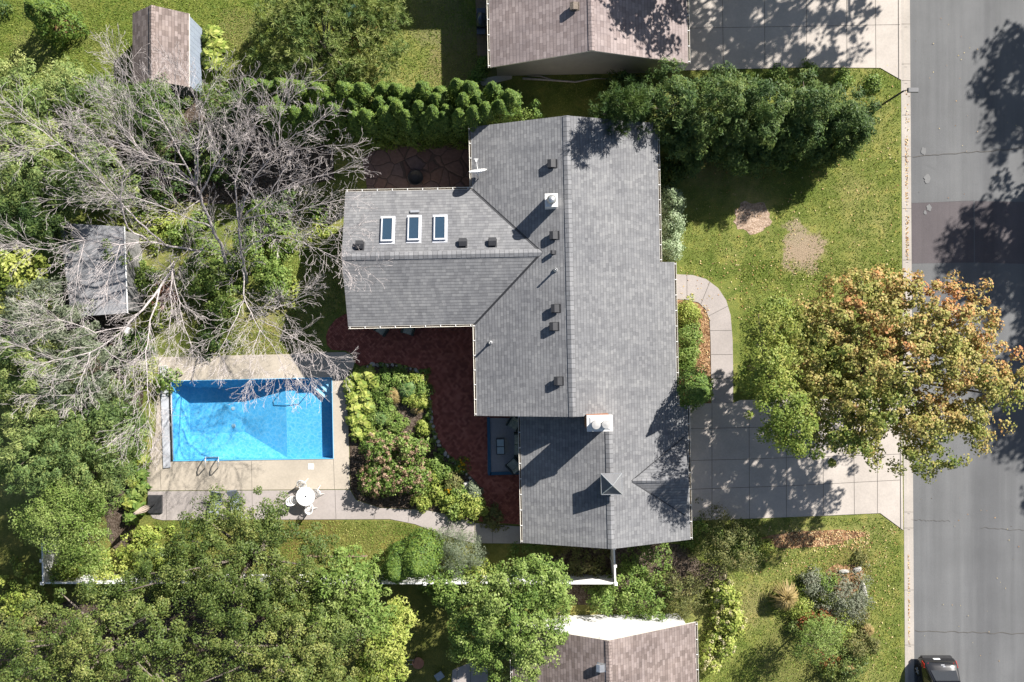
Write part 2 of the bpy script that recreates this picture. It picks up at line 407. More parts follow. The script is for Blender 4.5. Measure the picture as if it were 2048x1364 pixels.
M['oak'] = L('olive green leaves', (.022, .042, .010), (.05, .078, .016), (.095, .122, .028), (.20, .205, .06), spec=.3)
M['linden'] = L('yellow green linden leaves', (.045, .078, .014), (.09, .13, .022), (.155, .185, .036), (.25, .245, .065))
M['maple'] = L('autumn maple leaves', (.06, .10, .02), (.125, .15, .032), (.20, .195, .052), (.275, .22, .078), (.31, .17, .066), (.33, .09, .04), gain=1.45)
M['green'] = L('fresh green leaves', (.035, .07, .014), (.075, .125, .024), (.13, .18, .04), (.21, .25, .08))
M['lime'] = L('lime yellow leaves', (.075, .12, .02), (.15, .20, .035), (.25, .28, .06), (.36, .36, .11), gain=1.25)
M['cedar'] = L('dark cedar sprays', (.018, .042, .014), (.038, .072, .02), (.07, .11, .026), (.14, .17, .045), trans=.15, gain=1.2)
M['thuja'] = L('bright arborvitae sprays', (.035, .072, .016), (.075, .125, .022), (.125, .18, .03), (.20, .24, .055), trans=.15, gain=1.2)
M['pine'] = L('pine needles', (.04, .07, .024), (.075, .115, .035), (.13, .165, .05), (.22, .23, .08), trans=.2, gain=1.6)
M['greyleaf'] = L('grey green foliage', (.075, .10, .06), (.12, .15, .09), (.18, .205, .13), (.23, .25, .17), trans=.15, gain=1.0)
M['pale'] = L('variegated pale leaves', (.09, .14, .06), (.19, .25, .13), (.33, .39, .24), (.46, .50, .36), gain=1.1)
M['sage'] = L('silver blue leaves', (.09, .105, .055), (.15, .165, .105), (.21, .225, .165), (.19, .16, .12), gain=1.1)
M['olive'] = L('brown olive leaves', (.045, .055, .02), (.085, .095, .03), (.13, .13, .045), (.18, .14, .06))
M['tan_grass'] = L('tan grass blades', (.16, .13, .04), (.30, .22, .09), (.42, .32, .15), gain=1.1)
M['blade'] = L('green grass blades', (.05, .1, .03), (.09, .16, .05), (.18, .22, .08))
M['bloom'] = L('pink brown flower heads', (.25, .16, .10), (.35, .235, .155), (.43, .32, .22), trans=.1, gain=1.0)
M['cream'] = L('cream flower heads', (.42, .38, .2), (.58, .52, .3), (.66, .6, .42), trans=.1, gain=1.0)
M['yellow'] = L('yellow flowers', (.55, .32, .01), (.7, .45, .02), (.75, .55, .05), trans=.1, gain=1.0)
M['rust'] = L('rust red leaves', (.12, .03, .015), (.22, .07, .03), (.3, .14, .05))
M['fallen'] = L('dry fallen leaves', (.28, .13, .05), (.45, .27, .12), (.55, .42, .2), (.6, .5, .28), trans=.05, gain=1.0)

# ------------------------------------------------------------------ foliage
def unit(a): return a / np.maximum(np.linalg.norm(a, axis=1, keepdims=True), 1e-9)
def quads(name, V, tint, mat, parent=None, loc=None):   # V: (n,4,3)
    n = len(V); me = bpy.data.meshes.new(name)
    me.vertices.add(4 * n); me.vertices.foreach_set('co', V.reshape(-1).astype(np.float32))
    me.loops.add(4 * n); me.loops.foreach_set('vertex_index', np.arange(4 * n, dtype=np.int32))
    me.polygons.add(n); me.polygons.foreach_set('loop_start', np.arange(0, 4 * n, 4, dtype=np.int32))
    me.materials.append(mat)
    a = me.attributes.new('tint', 'FLOAT', 'POINT'); a.data.foreach_set('value', np.repeat(np.clip(tint, 0, 1), 4).astype(np.float32))
    me.update(calc_edges=True)
    o = bpy.data.objects.new(name, me); col.objects.link(o)
    if parent is not None: o.parent = parent
    if loc is not None: o.location = loc
    return o
def leaves(C, N, size, aspect, rng, T=None):
    n = len(C)
    if T is None: T = rng.normal(size=(n, 3))
    T = unit(T - N * np.sum(T * N, axis=1, keepdims=True)); B = np.cross(N, T)
    l = size * rng.uniform(.65, 1.35, (n, 1)) * .5; wd = l * aspect
    return np.stack([C + T * l, C + B * wd, C - T * l, C - B * wd], axis=1)
def crown_pts(blobs, nclump, clump_r, per, rng, up=.5, inner=.45, flat=.7):
    wts = np.array([b[3] * b[4] * b[5] for b in blobs]) ** .8; wts /= wts.sum()
    bi = rng.choice(len(blobs), nclump, p=wts); Bc = np.array(blobs)[bi]
    d = unit(rng.normal(size=(nclump, 3)) + np.array([0, 0, up])); r = inner + (1 - inner) * rng.uniform(0, 1, (nclump, 1)) ** .6
    C = Bc[:, :3] + d * r * Bc[:, 3:6]
    cr = clump_r * rng.uniform(.6, 1.35, nclump); ct = rng.uniform(0, 1, nclump)
    idx = np.repeat(np.arange(nclump), per)
    e = unit(rng.normal(size=(len(idx), 3))) * rng.uniform(.2, 1, (len(idx), 1)) ** .5 * cr[idx][:, None]
    e[:, 2] *= flat
    pts = C[idx] + e
    N = unit(unit(e) * .55 + d[idx] * .35 + np.array([0, 0, .65]) + rng.normal(size=e.shape) * .45)
    return pts, N, ct[idx], C

def tree(name, label, base, blobs, mat, leaf=.16, aspect=.7, nclump=200, clump_r=.55, per=70, seed=1, trunk_r=.16, trunk_h=None, cat='tree', group=None, tintf=None, up=.5, inner=.45, bark='bark', limbs=9):
    rng = np.random.default_rng(seed); t = thing(name, label, cat, base, group=group)
    bl = [(b[0] - base[0], b[1] - base[1], *b[2:]) for b in blobs]
    pts, N, ct, C = crown_pts(bl, nclump, clump_r, per, rng, up, inner)
    keep = pts[:, 2] > .1; pts, N, ct = pts[keep], N[keep], ct[keep]
    tint = .02 + .42 * ct + .42 * rng.uniform(0, 1, len(pts)) + .14 * (1 + np.sin(pts[:, 0] * .9 + seed) * np.sin(pts[:, 1] * .8 + 2 * seed))
    if tintf is not None: tint = tintf(pts, tint, rng)
    quads('crown', leaves(pts, N, leaf, aspect, rng), tint, M[mat], t)
    mb = MB(); zt = trunk_h or max(1.0, np.mean([b[2] for b in bl]) * .75)
    cx = np.mean([b[0] for b in bl]); cy = np.mean([b[1] for b in bl])
    top = Vector((cx * .7, cy * .7, zt)); mb.tube([(0, 0, -.05), (cx * .25, cy * .25, zt * .5), top], [trunk_r * 1.25, trunk_r, trunk_r * .75], 9)
    for k in range(min(limbs, len(C))):
        e = Vector(C[k]); s0 = Vector((cx * .25, cy * .25, zt * .5)).lerp(top, R.uniform(.3, 1)); m = s0.lerp(e, .5) + Vector((0, 0, .3))
        mb.tube([s0, m, e], [trunk_r * .5, trunk_r * .3, trunk_r * .08], 6)
        for q in range(3):
            e2 = Vector(C[(k * 3 + q + limbs) % len(C)]); f = m.lerp(e, R.uniform(.1, .7))
            if (e2 - f).length < 1.7: mb.tube([f, f.lerp(e2, .5) + Vector((0, 0, .15)), e2], [trunk_r * .2, trunk_r * .14, .012], 5)
    mb.build('trunk', M[bark], t, True); return t

def seen(px, py, z, *r): p = P(px, py, z); return (p.x, p.y, z, *r)

def shrub(name, label, px, py, r, h, mat, leaf=.12, aspect=.7, n=2500, seed=1, cat='shrub', group=None, clump=.28, ry=None, bloom=None, nb=60, bsize=.16, zc=None, stretch=0):
    rng = np.random.default_rng(seed * 13 + 5); p = P(px, py, h * .6 if zc is None else zc)
    ry = ry or r; per = 26; nc = max(6, n // per)
    d = unit(rng.normal(size=(nc, 3)) + np.array([0, 0, .55])); d[:, 2] = np.abs(d[:, 2]); rr = .55 + .45 * rng.uniform(0, 1, (nc, 1)) ** .6
    th = np.arctan2(d[:, 1], d[:, 0]); lob = 1 + .13 * np.sin(3 * th + seed) + .09 * np.sin(5 * th + 2 * seed)
    rr = np.where(rng.uniform(0, 1, (nc, 1)) < .12, rr * rng.uniform(1.05, 1.3, (nc, 1)), rr); C = d * rr * np.array([r, ry, h]) * lob[:, None]; ct = rng.uniform(0, 1, nc); idx = np.repeat(np.arange(nc), per)
    e = unit(rng.normal(size=(len(idx), 3))) * rng.uniform(.2, 1, (len(idx), 1)) ** .5 * clump * np.array([1, 1, .75])
    pts = C[idx] + e; pts[:, 2] = np.maximum(pts[:, 2], .03)
    N = unit(unit(e) * .5 + d[idx] * .45 + np.array([0, 0, .5]) + rng.normal(size=e.shape) * .45)
    tint = .05 + .45 * ct[idx] + .5 * rng.uniform(0, 1, len(pts))
    if bloom:
        t = thing(name, label, cat, (p.x, p.y, 0), group=group)
        quads('foliage', leaves(pts, N, leaf, aspect, rng), tint, M[mat], t)
        d2 = unit(rng.normal(size=(nb, 3)) + np.array([0, 0, .8])); d2[:, 2] = np.abs(d2[:, 2]); C2 = d2 * np.array([r, ry, h]) * rng.uniform(.92, 1.1, (nb, 1))
        i2 = np.repeat(np.arange(nb), 34); e2 = unit(rng.normal(size=(len(i2), 3))) * bsize * rng.uniform(.55, 1, (len(i2), 1)); e2[:, 2] *= .7
        quads('flower_heads', leaves(C2[i2] + e2, unit(unit(e2) + rng.normal(size=e2.shape) * .3), .08, .8, rng), np.repeat(rng.uniform(0, .7, nb), 34) + rng.uniform(0, .3, len(i2)), M[bloom], t)
        return t
    o = quads(name, leaves(pts, N, leaf, aspect, rng), tint, M[mat], None, (p.x, p.y, 0))
    return tag(o, label, cat, group)

def rosette(name, label, px, py, r, h, mat, n=46, aspect=.55, seed=1, cat='plant', group=None):   # hosta: arching broad leaves
    rng = np.random.default_rng(seed + 900); th = rng.uniform(0, 2 * np.pi, n); q = rng.uniform(.15, 1, n); p = P(px, py, h * .5)
    out = np.stack([np.cos(th), np.sin(th), np.zeros(n)], 1)
    C = out * (q * r * .8)[:, None]; C[:, 2] = h * (1 - .55 * q ** 1.5) + rng.uniform(-.04, .04, n)
    T = out + np.array([0, 0, 1.]) * (.5 - 1.1 * q)[:, None]; N = unit(np.array([0, 0, 1.]) + out * (.9 * q)[:, None] + rng.normal(size=(n, 3)) * .25)
    V = leaves(C, N, r * .62, aspect, rng, T)
    o = quads(name, V, rng.uniform(0, 1, n) * .7 + .3 * (1 - q), M[mat], None, (p.x, p.y, 0)); return tag(o, label, cat, group)

def tuft(name, label, px, py, r, h, mat, n=260, wd=.03, seed=1, cat='grass', group=None):       # ornamental grass
    rng = np.random.default_rng(seed + 400); th = rng.uniform(0, 2 * np.pi, n); q = rng.uniform(0, 1, n) ** .9; p = P(px, py, h * .4)
    out = np.stack([np.cos(th), np.sin(th), np.zeros(n)], 1); side = np.stack([-np.sin(th), np.cos(th), np.zeros(n)], 1) * wd
    b = out * .08 * rng.uniform(0, 1, (n, 1)); m = out * (q * r * .45)[:, None]; m[:, 2] = h * (.95 - .25 * q); e = out * (q * r)[:, None]; e[:, 2] = h * (1 - .75 * q ** 2)
    V1 = np.stack([b - side, b + side, m + side, m - side], 1); V2 = np.stack([m - side, m + side, e + side * .15, e - side * .15], 1); t = rng.uniform(0, 1, n)
    o = quads(name, np.concatenate([V1, V2]), np.concatenate([t, t]), M[mat], None, (p.x, p.y, 0)); return tag(o, label, cat, group)

def cone_pts(r, h, n, rng, power=.62, lump=.16, base=.0):   # evergreen body: sprays on a lumpy egg
    z = h * rng.uniform(0, 1, n) ** 1.15; th = rng.uniform(0, 2 * np.pi, n)
    prof = np.maximum(1 - (z / h) ** 1.7, 0) ** power
    ph = rng.uniform(0, 6.28, 4)
    lm = 1 + lump * (np.sin(3 * th + ph[0] + z * 2.2) * .5 + np.sin(5 * th + ph[1] - z * 3.1) * .4 + np.sin(8 * th + ph[2] + z * 5) * .3)
    q = r * prof * lm * (.72 + .28 * rng.uniform(0, 1, n) ** .5) * np.where(rng.uniform(0, 1, n) < .1, rng.uniform(1.03, 1.22, n), 1)
    out = np.stack([np.cos(th), np.sin(th), np.zeros(n)], 1); C = out * q[:, None]; C[:, 2] = z + base
    slope = (z / h) ** 1.5
    N = unit(out * (1.1 - .8 * slope)[:, None] + np.array([0, 0, 1.]) * (.35 + .8 * slope)[:, None] + rng.normal(size=(n, 3)) * .4)
    return C, N, out, z / h
def evergreen(name, label, base, r, h, mat, n=2600, leaf=.15, aspect=.45, seed=1, cat='evergreen', group=None, power=.62, lump=.16):
    rng = np.random.default_rng(seed * 7 + 3); t = thing(name, label, cat, base, group=group)
    C, N, out, q = cone_pts(r, h, n, rng, power, lump, .1)
    T = out * .6 + np.array([0, 0, 1.]) + rng.normal(size=C.shape) * .35
    nz = np.sin(C[:, 0] * 5 + seed) * np.sin(C[:, 1] * 5 + 1) * np.sin(C[:, 2] * 4)
    quads('foliage', leaves(C, N, leaf, aspect, rng, T), .35 + .2 * nz + rng.uniform(-.3, .4, n), M[mat], t)
    mb = MB(); mb.tube([(0, 0, -.05), (0, 0, h * .55), (0, 0, h * .92)], [.09, .06, .02], 7); mb.build('trunk', M['bark'], t, True); return t

def pine(name, label, base, blobs, mat, ntuft=900, nl=.26, seed=1, cat='pine tree', group=None, per=22, inner=.4, trunk_r=.18):
    rng = np.random.default_rng(seed * 11 + 1); t = thing(name, label, cat, base, group=group)
    bl = [(b[0] - base[0], b[1] - base[1], *b[2:]) for b in blobs]
    nc = ntuft // 7
    pts, N, ct, C = crown_pts(bl, nc, .5, 7, rng, .35, inner, .6)
    i = np.repeat(np.arange(len(pts)), per); d = unit(N[i] * .8 + rng.normal(size=(len(i), 3)) * .75)
    c = pts[i] + d * nl * .5; sd_ = unit(np.cross(d, rng.normal(size=d.shape))); wv = .016
    V = np.stack([c + d * nl * .5 + sd_ * wv * .4, c - d * nl * .5 + sd_ * wv, c - d * nl * .5 - sd_ * wv, c + d * nl * .5 - sd_ * wv * .4], 1)
    keep = c[:, 2] > .05
    quads('crown', V[keep], (.1 + .5 * ct[i] + .4 * rng.uniform(0, 1, len(i)))[keep], M[mat], t)
    mb = MB(); zt = max(b[2] for b in bl) + .5; mb.tube([(0, 0, -.05), (.05, 0, zt * .5), (0, .05, zt)], [trunk_r, trunk_r * .7, trunk_r * .2], 9)
    for k in range(min(26, len(C))):
        e = Vector(C[k]); mb.tube([(0, 0, max(.5, e.z * .85 - .2)), e * .5 + Vector((0, 0, e.z * .45)), e], [trunk_r * .3, trunk_r * .2, .015], 5)
    mb.build('trunk', M['bark'], t, True); return t

# ------------------------------------------------------------------ ground, street, paving
def struct(o): o['kind'] = 'structure'; return o
def G2(pts, z=0.0): return [tuple(P(x, y, z))[:2] for x, y in pts]
POOL = [(343, 762), (664, 755), (667, 917), (347, 922)]
pq = [P(x, y) for x, y in POOL]
kx0, kx1 = P(1802, -3000).x, P(1812, 4000).x
KX = lambda y: P(1801 + 9 * ((682 - y / S) / 1364), 0).x      # house side of the kerb, at world y
mb = MB(); big = 400
outer = [(-big, -big), (KX(-21), -big), (KX(-21), -21), (KX(21), 21), (KX(21), big), (-big, big)]
mb.poly([(a, b, 0) for a, b in outer], 0, [[(p.x, p.y, 0) for p in pq]])
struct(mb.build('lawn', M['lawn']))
ST0 = .75                                   # kerb plus gutter width
def road_strip(name, x0, x1, z, mat, sides=()):
    m = MB(); a, b = KX(-21), KX(21)
    pts = [(a + x0, -big), (a + x1, -big), (a + x1, -21), (b + x1, 21), (b + x1, big), (b + x0, big), (b + x0, 21), (a + x0, -21)]
    m.prism(pts, -.5, z); return struct(m.build(name, mat))
RW = 9.2
road_strip('street', .62, RW - .62, -.13, M['asphalt'])
road_strip('kerb', -.0, .2, .012, M['kerb']); road_strip('gutter', .2, .62, -.115, M['kerb'])
road_strip('kerb', RW - .2, RW, .012, M['kerb']); road_strip('gutter', RW - .62, RW - .2, -.115, M['kerb'])
mb = MB(); mb.poly([(KX(0) + RW, -big, 0), (big, -big, 0), (big, big, 0), (KX(0) + RW, big, 0)]); struct(mb.build('lawn', M['lawn']))
zs = -.126
mb = MB(); mb.poly([P(x, y, zs) for x, y in ((1823, 405), (1948, 402), (2060, 404), (2060, 528), (1948, 525), (1824, 527))]); struct(mb.build('street', M['patch']))
def strips(mb, lines, wd, z):
    for l in lines:
        pts = [P(x, y, z) for x, y in l]
        for a, b in zip(pts, pts[1:]):
            d = (b - a); n = Vector((-d.y, d.x, 0)).normalized() * wd / 2
            mb.face([a - n, b - n, b + n, a + n])
mb = MB()
strips(mb, [[(1823, 405), (1880, 403), (1948, 400)], [(1948, 400), (1949, 526)]], .06, zs + .006)
struct(mb.build('street', M['asphalt']))
def crack(x0, y0, x1, y1, seed):
    r = random.Random(seed); n = 26; return [(x0 + (x1 - x0) * i / n, y0 + (y1 - y0) * i / n + r.uniform(-1.6, 1.6)) for i in range(n + 1)]
mb = MB()
for k, c in enumerate(((1826, 313, 2048, 296), (1830, 1262, 2060, 1268), (1962, 1055, 2060, 1062), (1823, 1040, 1900, 1042))): strips(mb, [crack(*c, k)], .035 if k < 2 else .02, zs + .012)
struct(mb.build('street', M['joint']))
mb = MB(); r = random.Random(3)
for cx, cy, s in ((1848, 302, 9), (1854, 357, 10), (1858, 415, 8), (1850, 425, 5)):      # worn pale scuffs on the asphalt
    mb.poly([P(cx + s * r.uniform(.5, 1.1) * math.cos(t) * .7, cy + s * r.uniform(.6, 1.1) * math.sin(t), zs + .017) for t in [i * .48 for i in range(13)]])
struct(mb.build('street', mat_asphalt('worn pale asphalt', (.19, .188, .186))))
mb = MB()
strips(mb, [[(1803 + 7 * y / 1364, y), (1820 + 9 * y / 1364, y)] for y in (48, 128, 161, 230, 313, 417, 520, 840, 900, 1024, 1056, 1180, 1290)], .025, .018)
strips(mb, [[(1797 + 6 * y / 1364, y) for y in (-40, 160)], [(1797 + 6 * y / 1364, y) for y in (800, 1060)]], .03, .05)
struct(mb.build('kerb', M['joint']))

def slab(name, pts, z, mat, joints=(), jw=.024, holes=(), z0=-.08):
    m = MB(); m.prism(G2(pts), z0, z, 0, [G2(h) for h in holes])
    j = MB(); strips(j, joints, jw, z + .005)
    m.v += []; off = len(m.v); m.v += j.v; m.f += [[i + off for i in f] for f in j.f]; m.m += [1] * len(j.f); m.uv += j.uv
    return struct(m.build(name, [mat, M['joint']]))
slab('driveway', [(1330, 142), (1330, -160), (1801, -160), (1802, 160), (1760, 136), (1600, 135)], .034, M['conc'],
     [[(1443, -120), (1447, 138)], [(1528, -120), (1530, 137)], [(1612, -120), (1614, 136)], [(1693, -120), (1694, 136)], [(1750, -120), (1752, 136)], [(1340, 57), (1800, 49)], [(1340, -60), (1800, -66)]])
slab('driveway', [(1338, 808), (1466, 806), (1480, 800), (1803, 796), (1806, 1060), (1760, 1026), (1600, 1033), (1338, 1043)], .034, M['conc'],
     [[(1424, 808), (1424, 1040)], [(1498, 803), (1499, 1037)], [(1572, 800), (1573, 1034)], [(1646, 798), (1647, 1031)], [(1707, 798), (1709, 1029)], [(1755, 798), (1755, 1027)],
      [(1340, 858), (1500, 855), (1800, 846)], [(1340, 922), (1500, 918), (1800, 908)], [(1340, 980), (1570, 972), (1800, 960)]])
arc_o = [(1340, 548), (1385, 550), (1412, 558), (1436, 576), (1452, 600), (1461, 630), (1465, 680), (1466, 740), (1466, 805.5)]
arc_i = [(1423, 807.6), (1422, 740), (1421, 680), (1419, 640), (1411, 618), (1397, 605), (1375, 600), (1340, 598)]
slab('front_walk', arc_o + arc_i, .03, M['walk'], [[(1374, 549), (1374, 600)], [(1420, 563), (1402, 608)], [(1456, 612), (1417, 632)], [(1463, 661), (1420, 661)], [(1465, 709), (1421, 709)], [(1466, 757), (1422, 757)]])
slab('pool_deck', [(318, 714), (590, 708), (650, 705), (690, 704), (704, 712), (709, 725), (705, 742), (690, 754), (697, 850), (700, 978), (296, 981), (294, 940), (312, 860)], .03, M['tan'],
     [[(503, 922), (504, 979)], [(690, 755), (668, 756)], [(667, 917), (669, 978)], [(320, 935), (322, 980)]], .02, [POOL])
slab('garden_path', [(296, 982.5), (700, 979.5), (712, 1000), (760, 1016), (850, 1020), (900, 1030), (949, 1044), (949, 1086), (915, 1078), (872, 1064), (830, 1048), (780, 1038), (520, 1039), (325, 1040), (306, 1036), (296, 1022)], .026, M['walk'],
     [[(332, 983), (333, 1039)], [(504, 981), (505, 1038)], [(670, 980), (672, 1038)], [(752, 1014), (748, 1038)], [(820, 1020), (816, 1045)], [(905, 1031), (893, 1070)]], .02)
slab('garden_path', [(950.5, 1046), (1052, 1054), (1052, 1087), (950.5, 1086)], .027, M['walk'], [[(985, 1049), (985, 1086)]], .02)
slab('brick_patio', [(652, 672), (658, 655), (672, 638), (690, 628), (720, 622), (962, 622), (978, 830), (1058, 830), (1060, 1050), (958, 1043), (961, 1012), (951, 962), (916, 926), (886, 896), (869, 861), (862, 800), (855, 762), (834, 737), (790, 726), (745, 726), (722, 733), (711, 726), (706, 709), (691, 701), (664, 700), (654, 690)], .022, M['brick'])
slab('brick_step', [(836, 684), (836, 640), (962, 640), (962, 681)], .14, M['brick'], z0=0)
slab('brick_step', [(848, 668), (848, 640), (961, 640), (961, 666)], .27, M['brick'], z0=0)
slab('flagstone_patio', [(724, 318), (742, 305), (770, 290), (950, 280), (952, 396), (738, 398)], .02, M['flag'])
bed_edge = [(722, 735), (745, 727), (790, 727), (834, 738), (854, 762), (861, 800), (868, 861), (885, 897), (915, 927), (950, 963), (960, 1012), (957, 1042)]
slab('garden_bed', [(690.5, 756), (704, 745)] + bed_edge + [(949, 1043), (900, 1029), (850, 1019), (760, 1015), (713, 999), (701, 978), (698, 850)], .012, M['soil'])
slab('mulch_bed', [(1342, 599), (1375, 601), (1396, 606), (1410, 619), (1418, 641), (1420, 680), (1421, 740), (1422, 806), (1342, 806)], .014, M['mulch'])
def patch(name, cx, cy, rx, ry, mat, z=.012, seed=0, n=26, rot=0):
    r = random.Random(seed); m = MB(); pts = []
    for i in range(n):
        t = 2 * math.pi * i / n; q = r.uniform(.82, 1.08); x, y = rx * q * math.cos(t), ry * q * math.sin(t)
        pts.append((cx + x * math.cos(rot) - y * math.sin(rot), cy + x * math.sin(rot) + y * math.cos(rot)))
    m.poly([P(x, y, z) for x, y in pts]); return struct(m.build(name, mat))
patch('mulch_bed', 1505, 435, 39, 34, M['bark_mulch'], seed=1)
patch('mulch_bed', 1622, 1077, 105, 18, M['mulch'], seed=2, rot=-.08)
patch('mulch_bed', 1690, 1160, 42, 34, M['mulch'], seed=4)
patch('mulch_bed', 128, 60, 22, 24, M['mulch'], seed=3)
patch('garden_bed', 240, 1010, 34, 90, M['soil'], seed=5)
patch('garden_bed', 1250, 1150, 200, 70, M['soil'], seed=6)
patch('mulch_bed', 640, 140, 60, 34, M['bark_mulch'], seed=8)
patch('garden_bed', 165, 790, 130, 210, M['soil'], z=.008, seed=9)
patch('garden_bed', 300, 1290, 420, 100, M['soil'], z=.008, seed=10)
patch('garden_bed', 330, 300, 360, 120, M['soil'], z=.006, seed=11)
slab('stepping_stones', [(300, 585), (312, 565), (345, 560), (356, 600), (340, 625), (306, 620)], .03, M['terra'])
slab('garden_patio', [(905, 1340), (940, 1325), (975, 1332), (978, 1400), (900, 1400)], .03, M['walk'], [[(915, 1333), (912, 1395)], [(940, 1330), (942, 1395)]])
slab('garden_path', [(952, 160), (1004, 150), (1024, 146), (1024, 158), (966, 172)], .03, M['conc'])

# ------------------------------------------------------------------ pool
def PW(u, v, z):
    a = pq[0].lerp(pq[1], u); b = pq[3].lerp(pq[2], u); p = a.lerp(b, v); return Vector((p.x, p.y, z))
pool = thing('swimming_pool', 'rectangular blue swimming pool with corner steps set in the tan deck', 'swimming pool', PW(.5, .5, 0))
inv = Matrix.Translation(-pool.location)
def pbuild(mb, name, mat, parent=pool, **k):
    mb.v = [tuple(Vector(p) - pool.location) for p in mb.v]; return mb.build(name, mat, parent, **k)
sh, dp = -.72, -1.4
mb = MB()
c4 = [(0, 0), (1, 0), (1, 1), (0, 1)]
for i in range(4):
    a, b = c4[i], c4[(i + 1) % 4]; mb.face([PW(*a, .03), PW(*a, sh), PW(*b, sh), PW(*b, .03)])
U = .69; h = [(.05, .10), (.40, .12), (.40, .68), (.05, .72)]
mb.face([PW(U, 0, sh), PW(U, 1, sh), PW(1, 1, sh), PW(1, 0, sh)])
mb.face([PW(*p, dp) for p in h][::-1])
o4 = [(0, 0), (U, 0), (U, 1), (0, 1)]
for i in range(4):
    j = (i + 1) % 4; mb.face([PW(*o4[i], sh), PW(*h[i], dp), PW(*h[j], dp), PW(*o4[j], sh)])
pbuild(mb, 'basin', M['liner'])
mb = MB()
for k, (a, z) in enumerate(((.19, -.46), (.135, -.32), (.08, -.18))):
    b = a * 1.9; e = .003 * (k + 1)
    t = [PW(1 - e, e, 0), PW(1 - a, e, 0), PW(1 - e, b, 0)]; mb.prism([(p.x, p.y) for p in t], -.71, z)
pbuild(mb, 'corner_steps', M['step'])
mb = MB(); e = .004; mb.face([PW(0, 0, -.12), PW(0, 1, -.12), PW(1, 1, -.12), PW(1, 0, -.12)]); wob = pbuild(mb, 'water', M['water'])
mb = MB()                                                # vinyl coping lip
for i in range(4):
    a, b = PW(*c4[i], .045), PW(*c4[(i + 1) % 4], .045); mb.tube([a, b], .018, 8)
pbuild(mb, 'coping', M['liner'])
for v in (.38, .60):
    mb = MB(); mb.lathe(tuple(PW(.33, v, dp + .005)), [(.12, 0), (.12, .02), (.02, .03)], 14); pbuild(mb, 'floor_drain', M['slat'])
mb = MB()
a, b = P(589, 760, .8), P(588, 752, .05)
mb.tube([P(588, 751, .03), P(588, 751, .75), P(592, 755, .86), P(606, 770, .62), P(619, 783, .1), P(619, 783, -.6)], .022, 8)
pbuild(mb, 'handrail', M['steel'], smooth=True)
lad = thing('pool_ladder', 'steel pool ladder with two curved handrails at the south side of the pool', 'pool ladder', P(425, 922))
mb = MB()
def ladd(x):
    m = MB(); m.tube([P(x, 936, .03) - lad.location, P(x, 934, .6) - lad.location, P(x, 930, .76) - lad.location, P(x + .5, 922, .8) - lad.location, P(x + 1, 916, .68) - lad.location, P(x + 1, 914, .3) - lad.location, P(x + 1, 914.5, -.68) - lad.location], .032, 10)
    return m.build('handrail', M['steel'], lad, True)
ladd(410); ladd(436)
for z in (-.25, -.45, -.65):
    m = MB(); m.box((P(423.5, 914.5, z) - lad.location), (.76, .06, .03)); m.build('tread', M['galv'], lad)
cov = thing('pool_cover_housing', 'long pale lid of the pool cover roller along the west edge of the pool', 'pool cover', P(331, 830))
m = MB(); q = [P(x, y) - cov.location for x, y in ((321, 732), (336, 731), (342, 934), (328, 936))]; m.prism([(p.x, p.y) for p in q], .03, .1); m.build('lid', M['slat'], cov, bevel=.01)
m = MB(); q = [P(x, y) - cov.location for x, y in ((337.5, 762), (342.5, 762), (346.5, 922), (342, 923))]; m.prism([(p.x, p.y) for p in q], .03, .06); m.build('slot', M['dark'], cov)
m = MB(); m.tube([P(341.5, 765, .1) - cov.location, P(345.5, 920, .1) - cov.location], .035, 8); m.build('roller', M['galv'], cov, True)
sk = thing('skimmer_lid', 'square white skimmer lid in the deck south of the pool', 'skimmer lid', P(622, 933, .03))
m = MB(); m.box((0, 0, .01), (.34, .34, .02)); m.build('frame', M['white'], sk, bevel=.004); m = MB(); m.lathe((0, 0, .02), [(.13, 0), (.13, .012), (.02, .014)], 18); m.build('cover', M['plate'], sk)

# ------------------------------------------------------------------ house
TH = math.radians(1.2); RM = Matrix.Rotation(-TH, 3, 'Z')
def Lh(px, py, z): return RM @ P(px, py, z)
house = thing('house', 'large cross-gabled house with grey shingle roof between the pool and the front driveway', 'house', (0, 0, 0), TH)
p = .36; zr = 5.0
xr = (Lh(1136, 300, zr).x + Lh(1145, 780, zr).x) / 2 - .03; yN = Lh(1134, 231, zr).y; yS = Lh(1145, 834, zr).y
xW = Lh(948, 560, 3.1).x; ze = zr - p * (xr - xW)
fW = lambda x, y=0: zr - p * (xr - x); fE = lambda x, y=0: zr - p * (x - xr)
def onpl(px, py, f):
    z = 3.5
    for _ in range(12): q = Lh(px, py, z); z = f(q.x, q.y)
    return Vector((q.x, q.y, z))
xE1 = onpl(1317, 390, fE).x; xE2 = onpl(1351, 650, fE).x; xE3 = onpl(1378, 950, fE).x
ys1 = onpl(1335, 524, fE).y; ys2 = onpl(1366, 811, fE).y
xg = onpl(1221, 1000, fE).x; zg = fE(xg); fG = lambda x, y=0: zg - p * (xg - x)
xGW = onpl(1043, 960, fG).x; yGS = Lh(1227, 1098, zg).y
yWN = Lh(810, 381, ze).y; yWS = Lh(810, 651, ze).y; yw = (yWN + yWS) / 2; zw = ze + p * (yWN - yWS) / 2
xWW = Lh(683, 505, zw).x; xm = xr - (zr - zw) / p
fWN = lambda x, y: zw - p * (y - yw); fWS = lambda x, y: zw - p * (yw - y)
print('eave', ze, 'ridge garage', zg, 'wing ridge', zw, 'E eaves', fE(xE1), fE(xE2), fE(xE3), 'GW', fG(xGW))
roof = MB()
